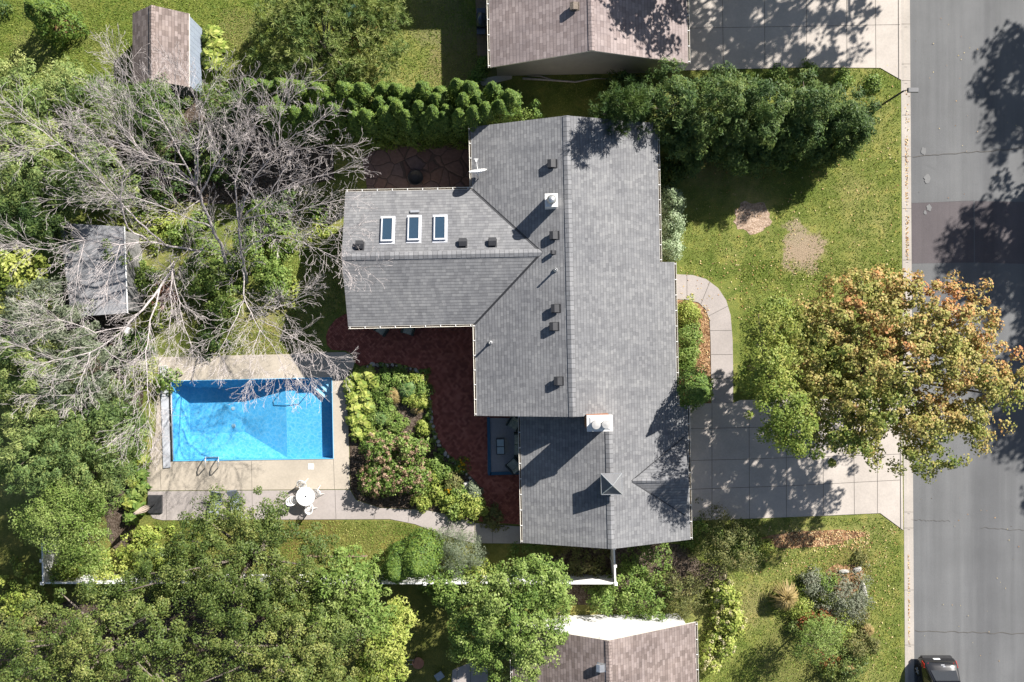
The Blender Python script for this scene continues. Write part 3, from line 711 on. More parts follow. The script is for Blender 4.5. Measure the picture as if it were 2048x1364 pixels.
def rplane(pts, f, ax, sgn, mb=roof, mi=0, th=.14):     # ax: horizontal direction of the courses; v rises up the slope
    P3 = [Vector((x, y, f(x, y))) for x, y in pts]; k = math.sqrt(1 + p * p)
    for tri in tessellate_polygon([P3]):
        q = [P3[i] for i in tri]; n = (q[1] - q[0]).cross(q[2] - q[0])
        if n.length < 1e-8: continue
        if n.z < 0: q.reverse()
        uv = [((v.y if ax == 'y' else v.x), sgn * (v.x if ax == 'y' else v.y) * k + 50) for v in q]
        mb.face(q, mi, uv)
    nn = len(P3)
    for i in range(nn):
        a, b = P3[i], P3[(i + 1) % nn]; d = Vector((0, 0, th)); mb.face([a, b, b - d, a - d], 1)
rplane([(xr, yN), (xW, yN), (xW, yWN), (xm, yw), (xW, yWS), (xW, yS), (xr, yS)], fW, 'y', 1)
rplane([(xr, yN), (xE1, yN), (xE1, ys1), (xE2, ys1), (xE2, ys2), (xE3, ys2), (xE3, yGS), (xg, yGS), (xg, yS), (xr, yS)], fE, 'y', -1)
rplane([(xWW, yw), (xm, yw), (xW, yWN), (xWW, yWN)], fWN, 'x', -1)
rplane([(xWW, yw), (xm, yw), (xW, yWS), (xWW, yWS)], fWS, 'x', 1)
rplane([(xg, yS), (xGW, yS), (xGW, yGS), (xg, yGS)], fG, 'y', 1)
# small reversed gable over the garage doors
gy = onpl(1320, 957, fE).y; gx0 = onpl(1264, 956, fE).x; zgr = fE(gx0) ; gp = .52
hw = (zgr - fE(xE3)) / gp
fn = lambda x, y: zgr - gp * (y - gy) + .012; fs = lambda x, y: zgr - gp * (gy - y) + .012
xe = xE3 - .25
hh = (zgr - fE(xe)) / gp
rplane([(gx0, gy), (xe, gy), (xe, gy + hh)], fn, 'x', -1); rplane([(gx0, gy), (xe, gy), (xe, gy - hh)], fs, 'x', 1)
ro = roof.build('roof', [M['shingle'], M['gutter']], house)
# ridge caps (children of the roof)
def cap(pts, along, wd=.17, rise=.03, slope=p):
    a, b = Vector(pts[0]), Vector(pts[1]); d = (b - a); ln = d.length; d.normalize(); n = Vector((-d.y, d.x, 0)); m = MB()
    for s in (1, -1):
        q = [a + Vector((0, 0, rise)), b + Vector((0, 0, rise)), b + n * s * wd + Vector((0, 0, rise - slope * wd)), a + n * s * wd + Vector((0, 0, rise - slope * wd))]
        uv = [(0, 0), (0, ln), (1.4, ln), (1.4, 0)]
        if s > 0: q.reverse(); uv.reverse()
        m.face(q, 0, uv)
    o = m.build('ridge_cap', M['cap'], ro); return o
cap([(xr, yS, zr), (xr, yN, zr)], 'y', .2); cap([(xWW, yw, zw), (xm, yw, zw)], 'x', .2); cap([(xg, yGS, zg), (xg, yS - .6, zg)], 'y', .2)
cap([(gx0, gy, zgr + .01), (xe, gy, zgr + .01)], 'x', .14, .025, gp)
# valley flashing
for a, b in (((xW, yWN, ze), (xm, yw, zw)), ((xW, yWS, ze), (xm, yw, zw)), ((gx0, gy, zgr), (xe, gy + hh, fE(xe))), ((gx0, gy, zgr), (xe, gy - hh, fE(xe)))):
    m = MB(); a, b = Vector(a), Vector(b); d = (b - a).normalized(); n = Vector((-d.y, d.x, 0)); u3 = Vector((0, 0, .03)); u1 = Vector((0, 0, .012))
    q = [a - n * .06 + u3, b - n * .06 + u3, b + u1, a + u1, b + n * .06 + u3, a + n * .06 + u3]
    for f in ((0, 3, 2, 1), (3, 5, 4, 2)): m.f.append(list(f)); m.m.append(0); m.uv.append(None)
    m.v += [tuple(v) for v in q]; m.build('valley_flashing', M['vent'], ro)
# gutters with hangers
def gutter(a, b, out, parent, mat='gutter'):
    a, b, out = Vector(a), Vector(b), Vector(out); m = MB(); prof = [(0, .0), (0, -.11), (.10, -.11), (.125, 0), (.115, 0), (.09, -.09), (.012, -.09), (.012, 0)]
    ring = lambda q: [q + out * x + Vector((0, 0, z)) for x, z in prof]; A, B = ring(a), ring(b)
    for i in range(8):
        j = (i + 1) % 8; m.face([A[i], A[j], B[j], B[i]]); 
    m.face(A); m.face(B[::-1])
    g_ = m.build('gutter', M[mat], parent); m = MB(); d = b - a; n = max(2, int(d.length / .85)); dn = d.normalized()
    for i in range(n + 1):
        c = a + d * ((i + .12) / (n + .24)); h_ = MB(); h_.box(c + out * .06 + Vector((0, 0, .008)), (abs(out.x) * .12 + abs(dn.x) * .03 + .005, abs(out.y) * .12 + abs(dn.y) * .03 + .005, .014)); h_.build('hanger', M['white'], g_)
    dk = MB(); A = [a + out * .013 + Vector((0, 0, -.085)), b + out * .013 + Vector((0, 0, -.085)), b + out * .09 + Vector((0, 0, -.085)), a + out * .09 + Vector((0, 0, -.085))]
    dk.face(A if (A[1] - A[0]).cross(A[2] - A[0]).z > 0 else A[::-1]); dk.build('debris', M['soil'], g_)
zo = .0
gutter((xW, yWN + .0, ze), (xW, yN, ze), (-1, 0, 0), house); gutter((xWW, yWN, ze), (xW - .13, yWN, ze), (0, 1, 0), house)
gutter((xWW, yWS, ze), (xW - .13, yWS, ze), (0, -1, 0), house); gutter((xW, yS, ze), (xW, yWS, ze), (-1, 0, 0), house)
gutter((xE1, ys1 + .02, fE(xE1)), (xE1, yN, fE(xE1)), (1, 0, 0), house); gutter((xE2, ys2 + .02, fE(xE2)), (xE2, ys1, fE(xE2)), (1, 0, 0), house)
gutter((xE3, yGS, fE(xE3)), (xE3, ys2, fE(xE3)), (1, 0, 0), house); gutter((xGW, yGS, fG(xGW)), (xGW, yS - .05, fG(xGW)), (-1, 0, 0), house)
# walls
wl = MB(); ov = .42
def wallbox(x0, x1, y0, y1, z1): wl.box(((x0 + x1) / 2, (y0 + y1) / 2, z1 / 2), (x1 - x0, y1 - y0, z1))
wallbox(xW + ov, xE1 - ov, ys1, yN - .3, ze - .15)
wallbox(xW + ov, xE2 - ov, yS + .2, ys1 - .003, min(ze, fE(xE2)) - .15)
wallbox(xWW + .3, xW + ov + .3, yWS + ov, yWN - ov, ze - .14)
wallbox(xGW + ov, xE3 - ov, yGS + .3, yS + .19, min(fG(xGW), fE(xE3)) - .14)
def gable(axis, c, lo, hi, mid, zlo, zhi, zmid, th=.12):
    if axis == 'y': a = [(lo, c, zlo), (hi, c, zhi), (mid, c, zmid)]; d = Vector((0, th, 0))
    else: a = [(c, lo, zlo), (c, hi, zhi), (c, mid, zmid)]; d = Vector((th, 0, 0))
    a = [Vector(q) for q in a]; wl.face([q + d for q in a]); wl.face(a[::-1])
gable('y', yN - .43, xW + ov, xE1 - ov, xr, fW(xW + ov) - .16, fE(xE1 - ov) - .16, zr - .16)
gable('y', yGS + .31, xGW + ov, xE3 - ov, xg, fG(xGW + ov) - .16, fE(xE3 - ov) - .16, zg - .16)
gable('x', xWW + .31, yWS + ov, yWN - ov, yw, ze, ze, zw - .16)
wl.face([(xW + ov, yS + .19, ze - .2), (xr, yS + .19, zr - .15), (xg, yS + .19, zg - .15), (xg, yS + .19, 2.0), (xW + ov, yS + .19, 2.0)])
wl.build('wall', M['wall'], house)
m = MB(); m.box((xE3 - ov + .02, gy, 1.1), (.06, 4.9, 2.2)); m.build('garage_door', M['white'], house)
# roof furniture: local frame on a slope
def frame(f, x, y):
    z = f(x, y); e = 1e-3; n = Vector((-(f(x + e, y) - z) / e, -(f(x, y + e) - z) / e, 1)).normalized()
    up = Vector((0, 0, 1)) - n * n.z; up.normalize(); u = up.cross(n); return Vector((x, y, z)), Matrix((u, up, n)).transposed()
def rvent(px, py, f, w_=.42, parent=ro, mat='vent'):
    b = onpl(px, py, f); o, Mx = frame(f, b.x, b.y); m = MB(); s = w_ / 2
    T = lambda *q: o + Mx @ Vector(q)
    m.hexa([T(-s * 1.15, -s * 1.2, -.02), T(s * 1.15, -s * 1.2, -.02), T(s * 1.15, s * 1.3, -.02), T(-s * 1.15, s * 1.3, -.02), T(-s * 1.15, -s * 1.2, .012), T(s * 1.15, -s * 1.2, .012), T(s * 1.15, s * 1.3, .012), T(-s * 1.15, s * 1.3, .012)])
    m.hexa([T(-s * .8, -s * .8, .01), T(s * .8, -s * .8, .01), T(s * .8, s * .8, .01), T(-s * .8, s * .8, .01), T(-s * .8, -s * .8, .2), T(s * .8, -s * .8, .2), T(s * .8, s * .8, .12), T(-s * .8, s * .8, .12)])
    m.hexa([T(-s, -s, .14), T(s, -s, .14), T(s, s, .1), T(-s, s, .1), T(-s, -s, .26), T(s, -s, .26), T(s, 0, .27), T(-s, 0, .27)])
    m.hexa([T(-s, 0, .1), T(s, 0, .1), T(s, s, .08), T(-s, s, .08), T(-s, 0, .27), T(s, 0, .27), T(s, s, .12), T(-s, s, .12)])
    return m.build('roof_vent', M[mat], parent)
for px, py in ((1105, 328), (1109, 471), (1112, 617), (1109, 653), (1118, 762)): rvent(px, py, fW)
rvent(1107, 505, fW, .2)
for px, py in ((720, 492), (926, 487), (985, 486)): rvent(px, py, fWN)
def pipe(px, py, f, hgt=.55, r_=.055):
    b = onpl(px, py, f); m = MB(); m.lathe(b, [(.14, -.05), (.12, .05), (r_ + .015, .12), (r_, .13), (r_, hgt), (r_ - .018, hgt), (r_ - .018, hgt - .3)], 14); m.build('vent_pipe', M['galv'], ro, True)
pipe(1111, 540, fW); pipe(981, 685, fW, .5)
def skylight(px, py, f, du, dv):
    b = onpl(px, py, f); o, Mx = frame(f, b.x, b.y); T = lambda *q: o + Mx @ Vector(q); m = MB()
    a, c, hh_, t = du / 2, dv / 2, .15, .065
    for x0, x1, y0, y1 in ((-a, -a + t, -c, c), (a - t, a, -c, c), (-a + t, a - t, -c, -c + t * 1.5), (-a + t, a - t, c - t * 1.4, c)):
        m.hexa([T(x0, y0, -.05), T(x1, y0, -.05), T(x1, y1, -.05), T(x0, y1, -.05), T(x0, y0, hh_), T(x1, y0, hh_), T(x1, y1, hh_), T(x0, y1, hh_)])
    for y0, y1, x0, x1 in ((-c - .1, -c, -a - .08, a + .08), (c, c + .12, -a - .08, a + .08), (-c, c, -a - .08, -a), (-c, c, a, a + .08)): m.hexa([T(x0, y0, -.02), T(x1, y0, -.02), T(x1, y1, -.02), T(x0, y1, -.02), T(x0, y0, .022), T(x1, y0, .022), T(x1, y1, .022), T(x0, y1, .022)], 1)
    s = m.build('skylight', [plain('pale grey skylight cladding', (.5, .51, .53), .4, .4), M['slat']], house); m = MB()
    m.hexa([T(-a + t, -c + t * 1.5, .05), T(a - t, -c + t * 1.5, .05), T(a - t, c - t * 1.4, .05), T(-a + t, c - t * 1.4, .05), T(-a + t, -c + t * 1.5, .115), T(a - t, -c + t * 1.5, .115), T(a - t, c - t * 1.4, .115), T(-a + t, c - t * 1.4, .115)]); m.build('pane', M['skyglass'], s)
for px, py in ((775, 460), (828, 458), (880, 457)): skylight(px, py, fWN, .66, 1.5)
b = onpl(830, 424, fWN); o, Mx = frame(fWN, b.x, b.y); m = MB(); m.box(o + Mx @ Vector((0, 0, .06)), (.5, .14, .08), Mx); m.build('sensor_box', M['galv'], ro)
# small metal topped chimney
b = onpl(1101, 407, fW); m = MB(); m.box((b.x, b.y, b.z + .3), (.6, .62, 1.35)); m.box((b.x, b.y, b.z + 1.0), (.68, .7, .08)); c1 = m.build('chimney', M['chim'], house)
m = MB(); m.lathe((b.x, b.y, b.z + 1.04), [(.16, 0), (.16, .14), (.24, .15), (.25, .2), (.12, .3), (.03, .34)], 18); m.build('flue_cap', M['galv'], c1, True)
# big masonry chimney on the gable step
b = Lh(1198, 845, 5.6); zb = fE(b.x); cx, cy = b.x, b.y
m = MB(); m.box((cx, cy, zb + .35), (1.22, .74, 2.1)); c2 = m.build('chimney', M['redbrick'], house)
m = MB(); m.box((cx, cy, zb + 1.43), (1.36, .86, .1)); m.box((cx, cy, zb + 1.51), (1.2, .7, .07), taper=.8); m.build('crown', M['chim'], c2, bevel=.015)
for k, (dx, hg) in enumerate(((-.24, .42), (.3, .3))):
    m = MB(); m.lathe((cx + dx, cy - .02, zb + 1.53), [(.2, 0), (.2, hg), (.23, hg + .005), (.23, hg + .05), (.05, hg + .08)], 20); m.build('flue', plain('grey clay flue', (.40, .39, .375), .7, .2), c2)
# cupola
b = Lh(1219, 968, 4.9); m = MB(); m.box((xg, b.y, zg + .15), (.78, .78, 1.0)); cu = m.build('cupola', M['gutter'] if False else M['vent'], house)
m = MB(); a = .56; zc = zg + .62; ap = (xg, b.y, zc + .5); q = [(xg - a, b.y - a, zc), (xg + a, b.y - a, zc), (xg + a, b.y + a, zc), (xg - a, b.y + a, zc)]
for i in range(4): m.face([q[i], q[(i + 1) % 4], ap])
m.face(q[::-1]); m.build('roof', mat_asphalt('grey metal hip', (.16, .16, .165)), cu)
m = MB()
for v in q: m.tube([v, ap], .025, 6)
for i in range(4): m.tube([q[i], q[(i + 1) % 4]], .025, 6)
m.build('trim', M['galv'], cu)
# satellite dish on the eave corner
dz = 3.9; d0 = Lh(957, 357, 3.3); dh = thing('satellite_dish', 'white satellite dish on the roof corner above the flagstone patio', 'satellite dish', (0, 0, 0)); dh.parent = house
for k in ('label', 'category'): del dh[k]
m = MB(); m.tube([(d0.x, d0.y, fW(d0.x) - .1), (d0.x, d0.y, dz - .25), (d0.x, d0.y + .12, dz)], .03, 8); m.build('mast', M['galv'], dh, True)
m = MB(); rr = .5; c = Vector((d0.x, d0.y + .22, dz + .05)); ax = Vector((-.12, 1, .35)).normalized(); u_ = ax.cross(Vector((0, 0, 1))).normalized(); v_ = u_.cross(ax); rings = []
for i in range(6):
    q = i / 5; rings.append([c + (u_ * math.cos(t) + v_ * math.sin(t)) * rr * q + ax * (.16 * q * q - .08) for t in [2 * math.pi * k / 24 for k in range(24)]])
for i in range(5):
    for k in range(24):
        j = (k + 1) % 24; m.face([rings[i][k], rings[i + 1][k], rings[i + 1][j], rings[i][j]] if i else [rings[0][0], rings[1][k], rings[1][j]])
o = m.build('reflector', M['white'], dh, True); so = o.modifiers.new('s', 'SOLIDIFY'); so.thickness = .03
m = MB(); m.tube([c - v_ * .45, c - v_ * .3 + ax * .55], .02, 6); m.box(c - v_ * .28 + ax * .6, (.1, .12, .1)); m.box(c - v_ * .28 + ax * .68, (.24, .03, .05)); m.build('feed_arm', M['white'], dh)
# open porch between the wing and the garage
m = MB(); q = [Lh(x, y, .16) for x, y in ((975, 836), (1062, 836), (1062, 947), (975, 947))]; m.prism([(v.x, v.y) for v in q], 0, .15); po = m.build('porch_floor', M['carpet'], house)
m = MB(); x0, x1, y1, y0 = q[0].x, q[1].x, q[0].y, q[2].y
m.box((x0 + .06, (y0 + y1) / 2, .15), (.18, y1 - y0 + .1, .14)); m.box(((x0 + x1) / 2 + .09, y0 + .05, .15), (x1 - x0 - .0, .18, .14)); m.build('porch_edge', M['blue'], po)

# ------------------------------------------------------------------ neighbours
def gabled(name, label, xl, xrg, xrt, y0, y1, zl, zrd, zrt, mats, parts=True, ovx=.35, ovy=.4, cat='house', base=None, row=.17, wallm=None, gut=True, rot=TH):
    t = thing(name, label, cat, (0, 0, 0), rot); m = MB(); th = .12
    for sgn, xa, za in ((1, xl, zl), (-1, xrt, zrt)):
        k = math.hypot(xrg - xa, zrd - za) / abs(xrg - xa); q = [(xrg, y0, zrd), (xrg, y1, zrd), (xa, y1, za), (xa, y0, za)]
        uv = [(v[1], abs(v[0] - xa) * k + 30) for v in q]
        if sgn < 0: q = q[::-1]; uv = uv[::-1]
        m.face(q, 0, uv); d = Vector((0, 0, -th))
        for i in range(4):
            a, b = Vector(q[i]), Vector(q[(i + 1) % 4]); m.face([a, b, b + d, a + d], 1)
    r_ = m.build('roof', [mats[0], M['gutter']], t)
    rc = MB(); ln = y1 - y0
    for s, xa, za in ((1, xl, zl), (-1, xrt, zrt)):
        sl = (zrd - za) / abs(xrg - xa); q = [(xrg, y0, zrd + .03), (xrg, y1, zrd + .03), (xrg - s * .17, y1, zrd + .03 - sl * .17), (xrg - s * .17, y0, zrd + .03 - sl * .17)]; uv = [(0, 0), (0, ln), (1.4, ln), (1.4, 0)]
        if s < 0: q = q[::-1]; uv = uv[::-1]
        rc.face(q, 0, uv)
    rc.build('ridge_cap', mats[0], r_)
    if gut: gutter((xl, y0, zl), (xl, y1, zl), (-1, 0, 0), t); gutter((xrt, y0, zrt), (xrt, y1, zrt), (1, 0, 0), t)
    m = MB(); a, b, c, d = xl + ovx, xrt - ovx, y0 + ovy, y1 - ovy; fz = lambda x: (zl + (zrd - zl) * (x - xl) / (xrg - xl) if x < xrg else zrt + (zrd - zrt) * (xrt - x) / (xrt - xrg)) - th - .01
    for yy, fl in ((c, 1), (d, -1)):
        q = [(a, yy, 0), (b, yy, 0), (b, yy, fz(b)), (xrg, yy, fz(xrg)), (a, yy, fz(a))]; m.face(q[::fl])
    m.face([(a, d, 0), (a, c, 0), (a, c, fz(a)), (a, d, fz(a))]); m.face([(b, c, 0), (b, d, 0), (b, d, fz(b)), (b, c, fz(b))])
    m.build('wall', mats[1], t); return t, r_
A = lambda px, py, z: Lh(px, py, z)
nh, nroof = gabled('house', 'neighbouring house with rose brown shingles and grey brown gable above the big cedars', A(979, 60, 2.7).x, A(1183, 60, 5.05).x, A(1375, 60, 2.7).x, A(1175, 101, 5.05).y - .0, A(1183, -330, 5).y, 2.7, 5.05, 2.7, (M['bshingle'], M['nwall']))
fNW = lambda x, y=0: 5.05 - (5.05 - 2.7) / (A(1183, 60, 5.05).x - A(979, 60, 2.7).x) * (A(1183, 60, 5.05).x - x)
rvent(1150, 14, fNW, .4, nroof, 'bark')
# taller rear block of that house (just beyond the frame): its shadow lies on the back lawn
m = MB(); x0 = A(979, 60, 2.7).x; m.box((x0 + 2.5, A(1000, -150, 0).y + 2.0, 2.9), (5.2, 5, 5.8)); m.build('upper_storey', M['nwall'], nh)
sx = A(1218, 1320, 5.2).x; fSW = lambda x, y=0: 5.2 - (5.2 - 2.7) / 4.8 * abs(sx - x)
shs, sroof = gabled('house', 'neighbouring house with taupe shingle roof and white gable at the bottom of the picture', sx - 5.2, sx, A(1392, 1300, 2.75).x, A(1218, 1700, 5).y, A(1218, 1281, 5.2).y, 2.55, 5.2, 2.75, (M['bshingle2'], M['swall']))
rvent(1203, 1334, fSW, .4, sroof, 'galv')
m = MB(); b_ = A(1210, 1262, 4.2); m.box((b_.x, A(1218, 1281, 5.2).y - .36, 4.0), (.5, .06, .5)); m.build('gable_vent', M['plate'], shs)
sh1, _ = gabled('garden_shed', 'garden shed with brown shingles and blue grey side wall on the back lawn', P(265, 60, 2).x, P(303, 60, 3.15).x, P(378, 60, 2.0).x, P(300, 168, 2.5).y, P(303, 10, 3.15).y, 2.0, 3.15, 2.0, (M['bshingle2'], M['bwall']), ovx=.02, ovy=.1, cat='shed', gut=False, rot=0)
sd2 = thing('pool_shed', 'flat grey roofed shed under the bare tree west of the pool', 'shed', P(185, 540))
q3 = [(119, 446, 2.3), (248, 453, 2.6), (254, 626, 2.6), (142, 634, 2.3)]; tp = [P(*v) - sd2.location for v in q3]
m = MB(); m.face([tp[3], tp[2], tp[1], tp[0]])
for i in range(4): a, b = tp[i], tp[(i + 1) % 4]; d = Vector((0, 0, .14)); m.face([a, b, b - d, a - d])
r2 = m.build('roof', M['rolled'], sd2); m = MB(); q = [v * .93 for v in tp]
for i in range(4): a, b = Vector(q[i]), Vector(q[(i + 1) % 4]); m.face([(a.x, a.y, 0), (b.x, b.y, 0), (b.x, b.y, tp[(i + 1) % 4].z - .1), (a.x, a.y, tp[i].z - .1)])
m.build('wall', plain('grey shed boards', (.2, .195, .19), .8, .2), sd2)
m = MB(); m.tube([tp[1] + Vector((.03, 0, .02)), tp[2] + Vector((.03, 0, .02))], .04, 6); m.build('edge_trim', M['white'], r2)

# ------------------------------------------------------------------ trees and hedges
def dec(name, label, px, py, z, blobs, mat, **k):
    """blobs: (photo x, photo y, z, rx, ry, rz) of crown lobes as seen"""
    b = P(px, py, z); return tree(name, label, (b.x, b.y, 0), [seen(*q) for q in blobs], mat, **k)
def maple_tint(c0):
    def f(p, t, rng):
        x, y = p[:, 0], p[:, 1]
        g = .505 + .018 * x + .028 * y + .10 * np.sin(x * 1.1 + 2) * np.sin(y * 1.3) + .08 * np.sin(x * 2.7 + y * 2.1)
        return np.clip(g + (t - .5) * .62 + rng.normal(size=len(x)) * .07, .02, .97)
    return f
dec('maple_tree', 'big maple in orange and yellow autumn leaf standing between the driveway and the street', 1790, 750, 6.2,
    [(1790, 740, 6.3, 4.6, 4.6, 2.6), (1690, 690, 5.6, 3.4, 3.4, 2.2), (1880, 650, 6.5, 3.6, 2.8, 2), (1930, 760, 6.3, 3, 3.4, 2.2), (1840, 860, 6, 3.6, 2.6, 2), (1680, 850, 5.6, 3.2, 2.6, 2), (1760, 600, 6, 3.3, 2, 1.8), (1640, 780, 5.2, 2.6, 3, 1.8), (1640, 680, 5.2, 2.2, 2.2, 1.6), (1600, 860, 5.2, 1.6, 1.5, 1.2)],
    'maple', leaf=.135, aspect=.8, nclump=940, clump_r=.38, per=74, seed=3, trunk_r=.24, tintf=maple_tint(0), inner=.25, limbs=26)
dec('shade_tree', 'dark green leafy tree beside the front walk, left of the orange maple', 1545, 740, 4.4,
    [(1545, 650, 5.0, 1.5, 1.7, 1.6), (1530, 740, 6.2, 1.5, 1.8, 1.8), (1555, 815, 7.2, 1.6, 1.5, 1.6), (1580, 860, 7.0, 1.5, 1.2, 1.3)], 'linden', leaf=.12, nclump=210, clump_r=.42, per=72, seed=5, trunk_r=.12)
# trees of the next plots: their shadows lie on the street, the upper driveway and the roofs
for k, (px, py, r_, zc) in enumerate(((2372, 205, 4.2, 8.5), (2435, -120, 4.2, 8.5), (2455, 480, 3.8, 9), (2475, 720, 1.7, 8.6))):
    b = P(px, py); tree('street_tree', ['broad street tree across the road, level with the lamp post', 'street tree across the road at the top right corner', 'street tree across the road, level with the brown asphalt patch', 'small street tree across the road by the maple'][k], (b.x, b.y, 0),
         [(b.x, b.y, zc, r_, r_, r_ * .7), (b.x - 1.5, b.y + 1.5, zc + .5, r_ * .7, r_ * .7, r_ * .5), (b.x + 1.5, b.y - 1, zc - .4, r_ * .7, r_ * .7, r_ * .5)], 'green', leaf=.3, nclump=230, clump_r=.65, per=46, seed=60 + k, trunk_r=.22, group='street trees beyond the road')
for k, (px, py, r_, zc) in enumerate(((1885, -255, 4.3, 8.3), (1660, -215, 3.6, 8.0), (1400, -120, 3.3, 7.6))):
    b = P(px, py); tree('shade_tree', ['wide shade tree north of the upper driveway near the kerb', 'shade tree north of the upper driveway', 'small shade tree beside the rose shingled house'][k], (b.x, b.y, 0),
         [(b.x, b.y, zc, r_, r_, r_ * .6), (b.x + 1.5, b.y - 1.2, zc + .3, r_ * .7, r_ * .7, r_ * .4), (b.x - 2, b.y + 1, zc, r_ * .7, r_ * .7, r_ * .4)], 'green', leaf=.28, nclump=150, clump_r=.6, per=40, seed=70 + k, trunk_r=.2, group='trees shading the upper driveway')
# big olive trees along the lower edge
kw = dict(leaf=.115, aspect=.55, clump_r=.43, per=125, limbs=22, inner=.35, up=.25)
dec('shade_tree', 'wide olive green tree overhanging the pool deck and the lower lawn', 480, 1130, 5,
    [(450, 1130, 5, 3.4, 3, 2), (520, 1040, 5, 2, 1.6, 1.4), (420, 1040, 4.4, 1.5, 1.6, 1.2), (330, 1160, 4.8, 2.4, 2, 1.6), (600, 1110, 4.7, 2.2, 2, 1.5), (490, 1200, 5.2, 3.2, 2, 1.8), (640, 1190, 4.4, 1.8, 1.6, 1.3)], 'oak', nclump=420, seed=11, trunk_r=.26, **kw)
dec('shade_tree', 'large olive green tree filling the lower left corner', 230, 1290, 5.5,
    [(230, 1290, 5.6, 4, 3, 2.2), (100, 1280, 5.2, 2.8, 2.6, 1.8), (330, 1330, 5.5, 3, 2.6, 2), (150, 1350, 5.5, 3, 2.4, 2), (20, 1340, 5, 2.4, 2.4, 1.8), (200, 1200, 4.8, 2.4, 1.4, 1.4)], 'oak', nclump=380, seed=12, trunk_r=.26, **kw)
dec('shade_tree', 'large olive green tree at the bottom edge, right of the lower left corner tree', 540, 1300, 5.5,
    [(530, 1290, 5.6, 3.4, 2.6, 2.2), (450, 1340, 5.2, 2.6, 2.4, 1.8), (630, 1300, 5.4, 2.8, 2.6, 1.9), (680, 1350, 5, 2.2, 2.2, 1.6), (590, 1370, 5.6, 3, 2, 2)], 'oak', nclump=320, seed=13, trunk_r=.24, **kw)
dec('ash_tree', 'bright green narrow leaved tree right of the wide olive tree by the white fence', 690, 1180, 4.4,
    [(690, 1160, 4.5, 1.9, 1.7, 1.5), (730, 1220, 4.3, 1.7, 1.6, 1.4), (650, 1230, 4.2, 1.6, 1.4, 1.2)], 'green', leaf=.2, aspect=.36, nclump=210, clump_r=.42, per=52, seed=14, trunk_r=.12)
dec('ash_tree', 'yellow green narrow leaved tree at the bottom edge beside the fire bowl', 770, 1300, 3.8,
    [(770, 1290, 3.9, 1.4, 1.7, 1.3), (760, 1350, 3.6, 1.6, 1.4, 1.2), (795, 1230, 3, 1, 1, .9)], 'lime', leaf=.2, aspect=.36, nclump=140, clump_r=.4, per=50, seed=15, trunk_r=.1)
dec('linden_tree', 'round bright green tree in front of the taupe roofed house', 1015, 1220, 5,
    [(1060, 1160, 5.2, 2.1, 1.5, 1.5), (1000, 1210, 5.2, 2.4, 2, 1.8), (950, 1260, 4.6, 1.6, 1.8, 1.4), (1060, 1260, 5, 2.1, 2, 1.6), (1020, 1320, 4.6, 1.9, 1.4, 1.3), (1110, 1190, 4.9, 1.2, 1.2, 1.1)], 'green', leaf=.125, aspect=.6, nclump=340, clump_r=.4, per=112, seed=16, trunk_r=.2, limbs=14)
for k, (px, py, r_, h_, mt, lb) in enumerate(((742, 1158, 1.1, 2.4, 'green', 'green bush rising over the white fence left of the arborvitae pair'), (885, 1168, 1.2, 2.5, 'green', 'green bush rising over the white fence below the arborvitae pair'), (962, 1160, 1.1, 2.4, 'linden', 'yellow green bush rising over the white fence next to the round bright tree'), (330, 1172, 1.5, 2.4, 'oak', 'olive bush rising over the white fence, right of the golden shrubs'), (560, 1168, 1.0, 2.2, 'oak', 'olive bush rising over the white fence under the wide olive tree'), (130, 1140, .9, 2.0, 'linden', 'yellow green bush inside the white fence corner'))):
    shrub('leafy_shrub', lb, px, py, r_, h_, mt, leaf=.12, n=2600, seed=400 + k)
for k, (px, py, r_, mt, lb) in enumerate(((1590, 1255, .5, 'oak', 'low olive plant left of the rust red bush'), (1720, 1235, .55, 'olive', 'low brown green plant at the street side of the silver sage'), (1715, 1320, .6, 'oak', 'low olive plant at the street side of the bottom bush'), (1645, 1195, .5, 'linden', 'low yellow green plant between sage and blue green bush'), (1600, 1180, .5, 'linden', 'low yellow green plant right of the tan ornamental grass'), (1672, 1290, .5, 'linden', 'low yellow green plant right of the young tree'), (1745, 1290, .5, 'olive', 'low dry plant at the street edge of the front garden'), (1660, 1345, .5, 'linden', 'low yellow green plant left of the bottom bush'))):
    shrub('perennial', lb, px, py, r_, .5, mt, leaf=.09, n=900, seed=420 + k, cat='plant', clump=.2)
shrub('leafy_shrub', 'dark green shrub between the grey green bush and the round bright tree', 900, 1185, 1.3, 2.0, 'green', leaf=.13, n=3200, seed=17)
shrub('golden_shrub', 'golden yellow shrub at the corner of the white fence below the deck', 285, 1105, 1.5, 1.9, 'lime', leaf=.17, aspect=.5, n=2600, seed=18)
shrub('golden_shrub', 'golden green shrub in front of the white fence, left of the golden yellow one', 215, 1150, 1.4, 1.6, 'lime', leaf=.15, aspect=.5, n=2200, seed=19)
shrub('vine', 'yellow green vine tangle outside the fence at the left edge', 45, 1195, 2.0, 1.6, 'lime', leaf=.15, n=2800, seed=20)
shrub('vine', 'brown green vine tangle at the left edge below the fence corner', 40, 1260, 1.5, 2.6, 'olive', leaf=.13, n=2200, seed=21)
# two upright thujas and the round bush south of the path
for (px, py, zt, r_, h_, sd_, lb) in ((800, 1128, 4.3, .98, 4.6, 31, 'bright upright arborvitae south of the path, left one of a pair'), (842, 1112, 4.3, 1.2, 5.0, 32, 'bright upright arborvitae south of the path, beside the round grey green bush')):
    b = P(px, py, 2.2); evergreen('arborvitae', lb, (b.x, b.y, 0), r_, h_, 'thuja', n=6500, leaf=.13, seed=sd_, group='pair of upright arborvitae', power=.5, lump=.12)
shrub('willow_shrub', 'round grey green bush with fine twigs by the path, right of the arborvitae pair', 918, 1112, 1.5, 2.1, 'greyleaf', leaf=.16, aspect=.14, n=7000, seed=33, clump=.3)
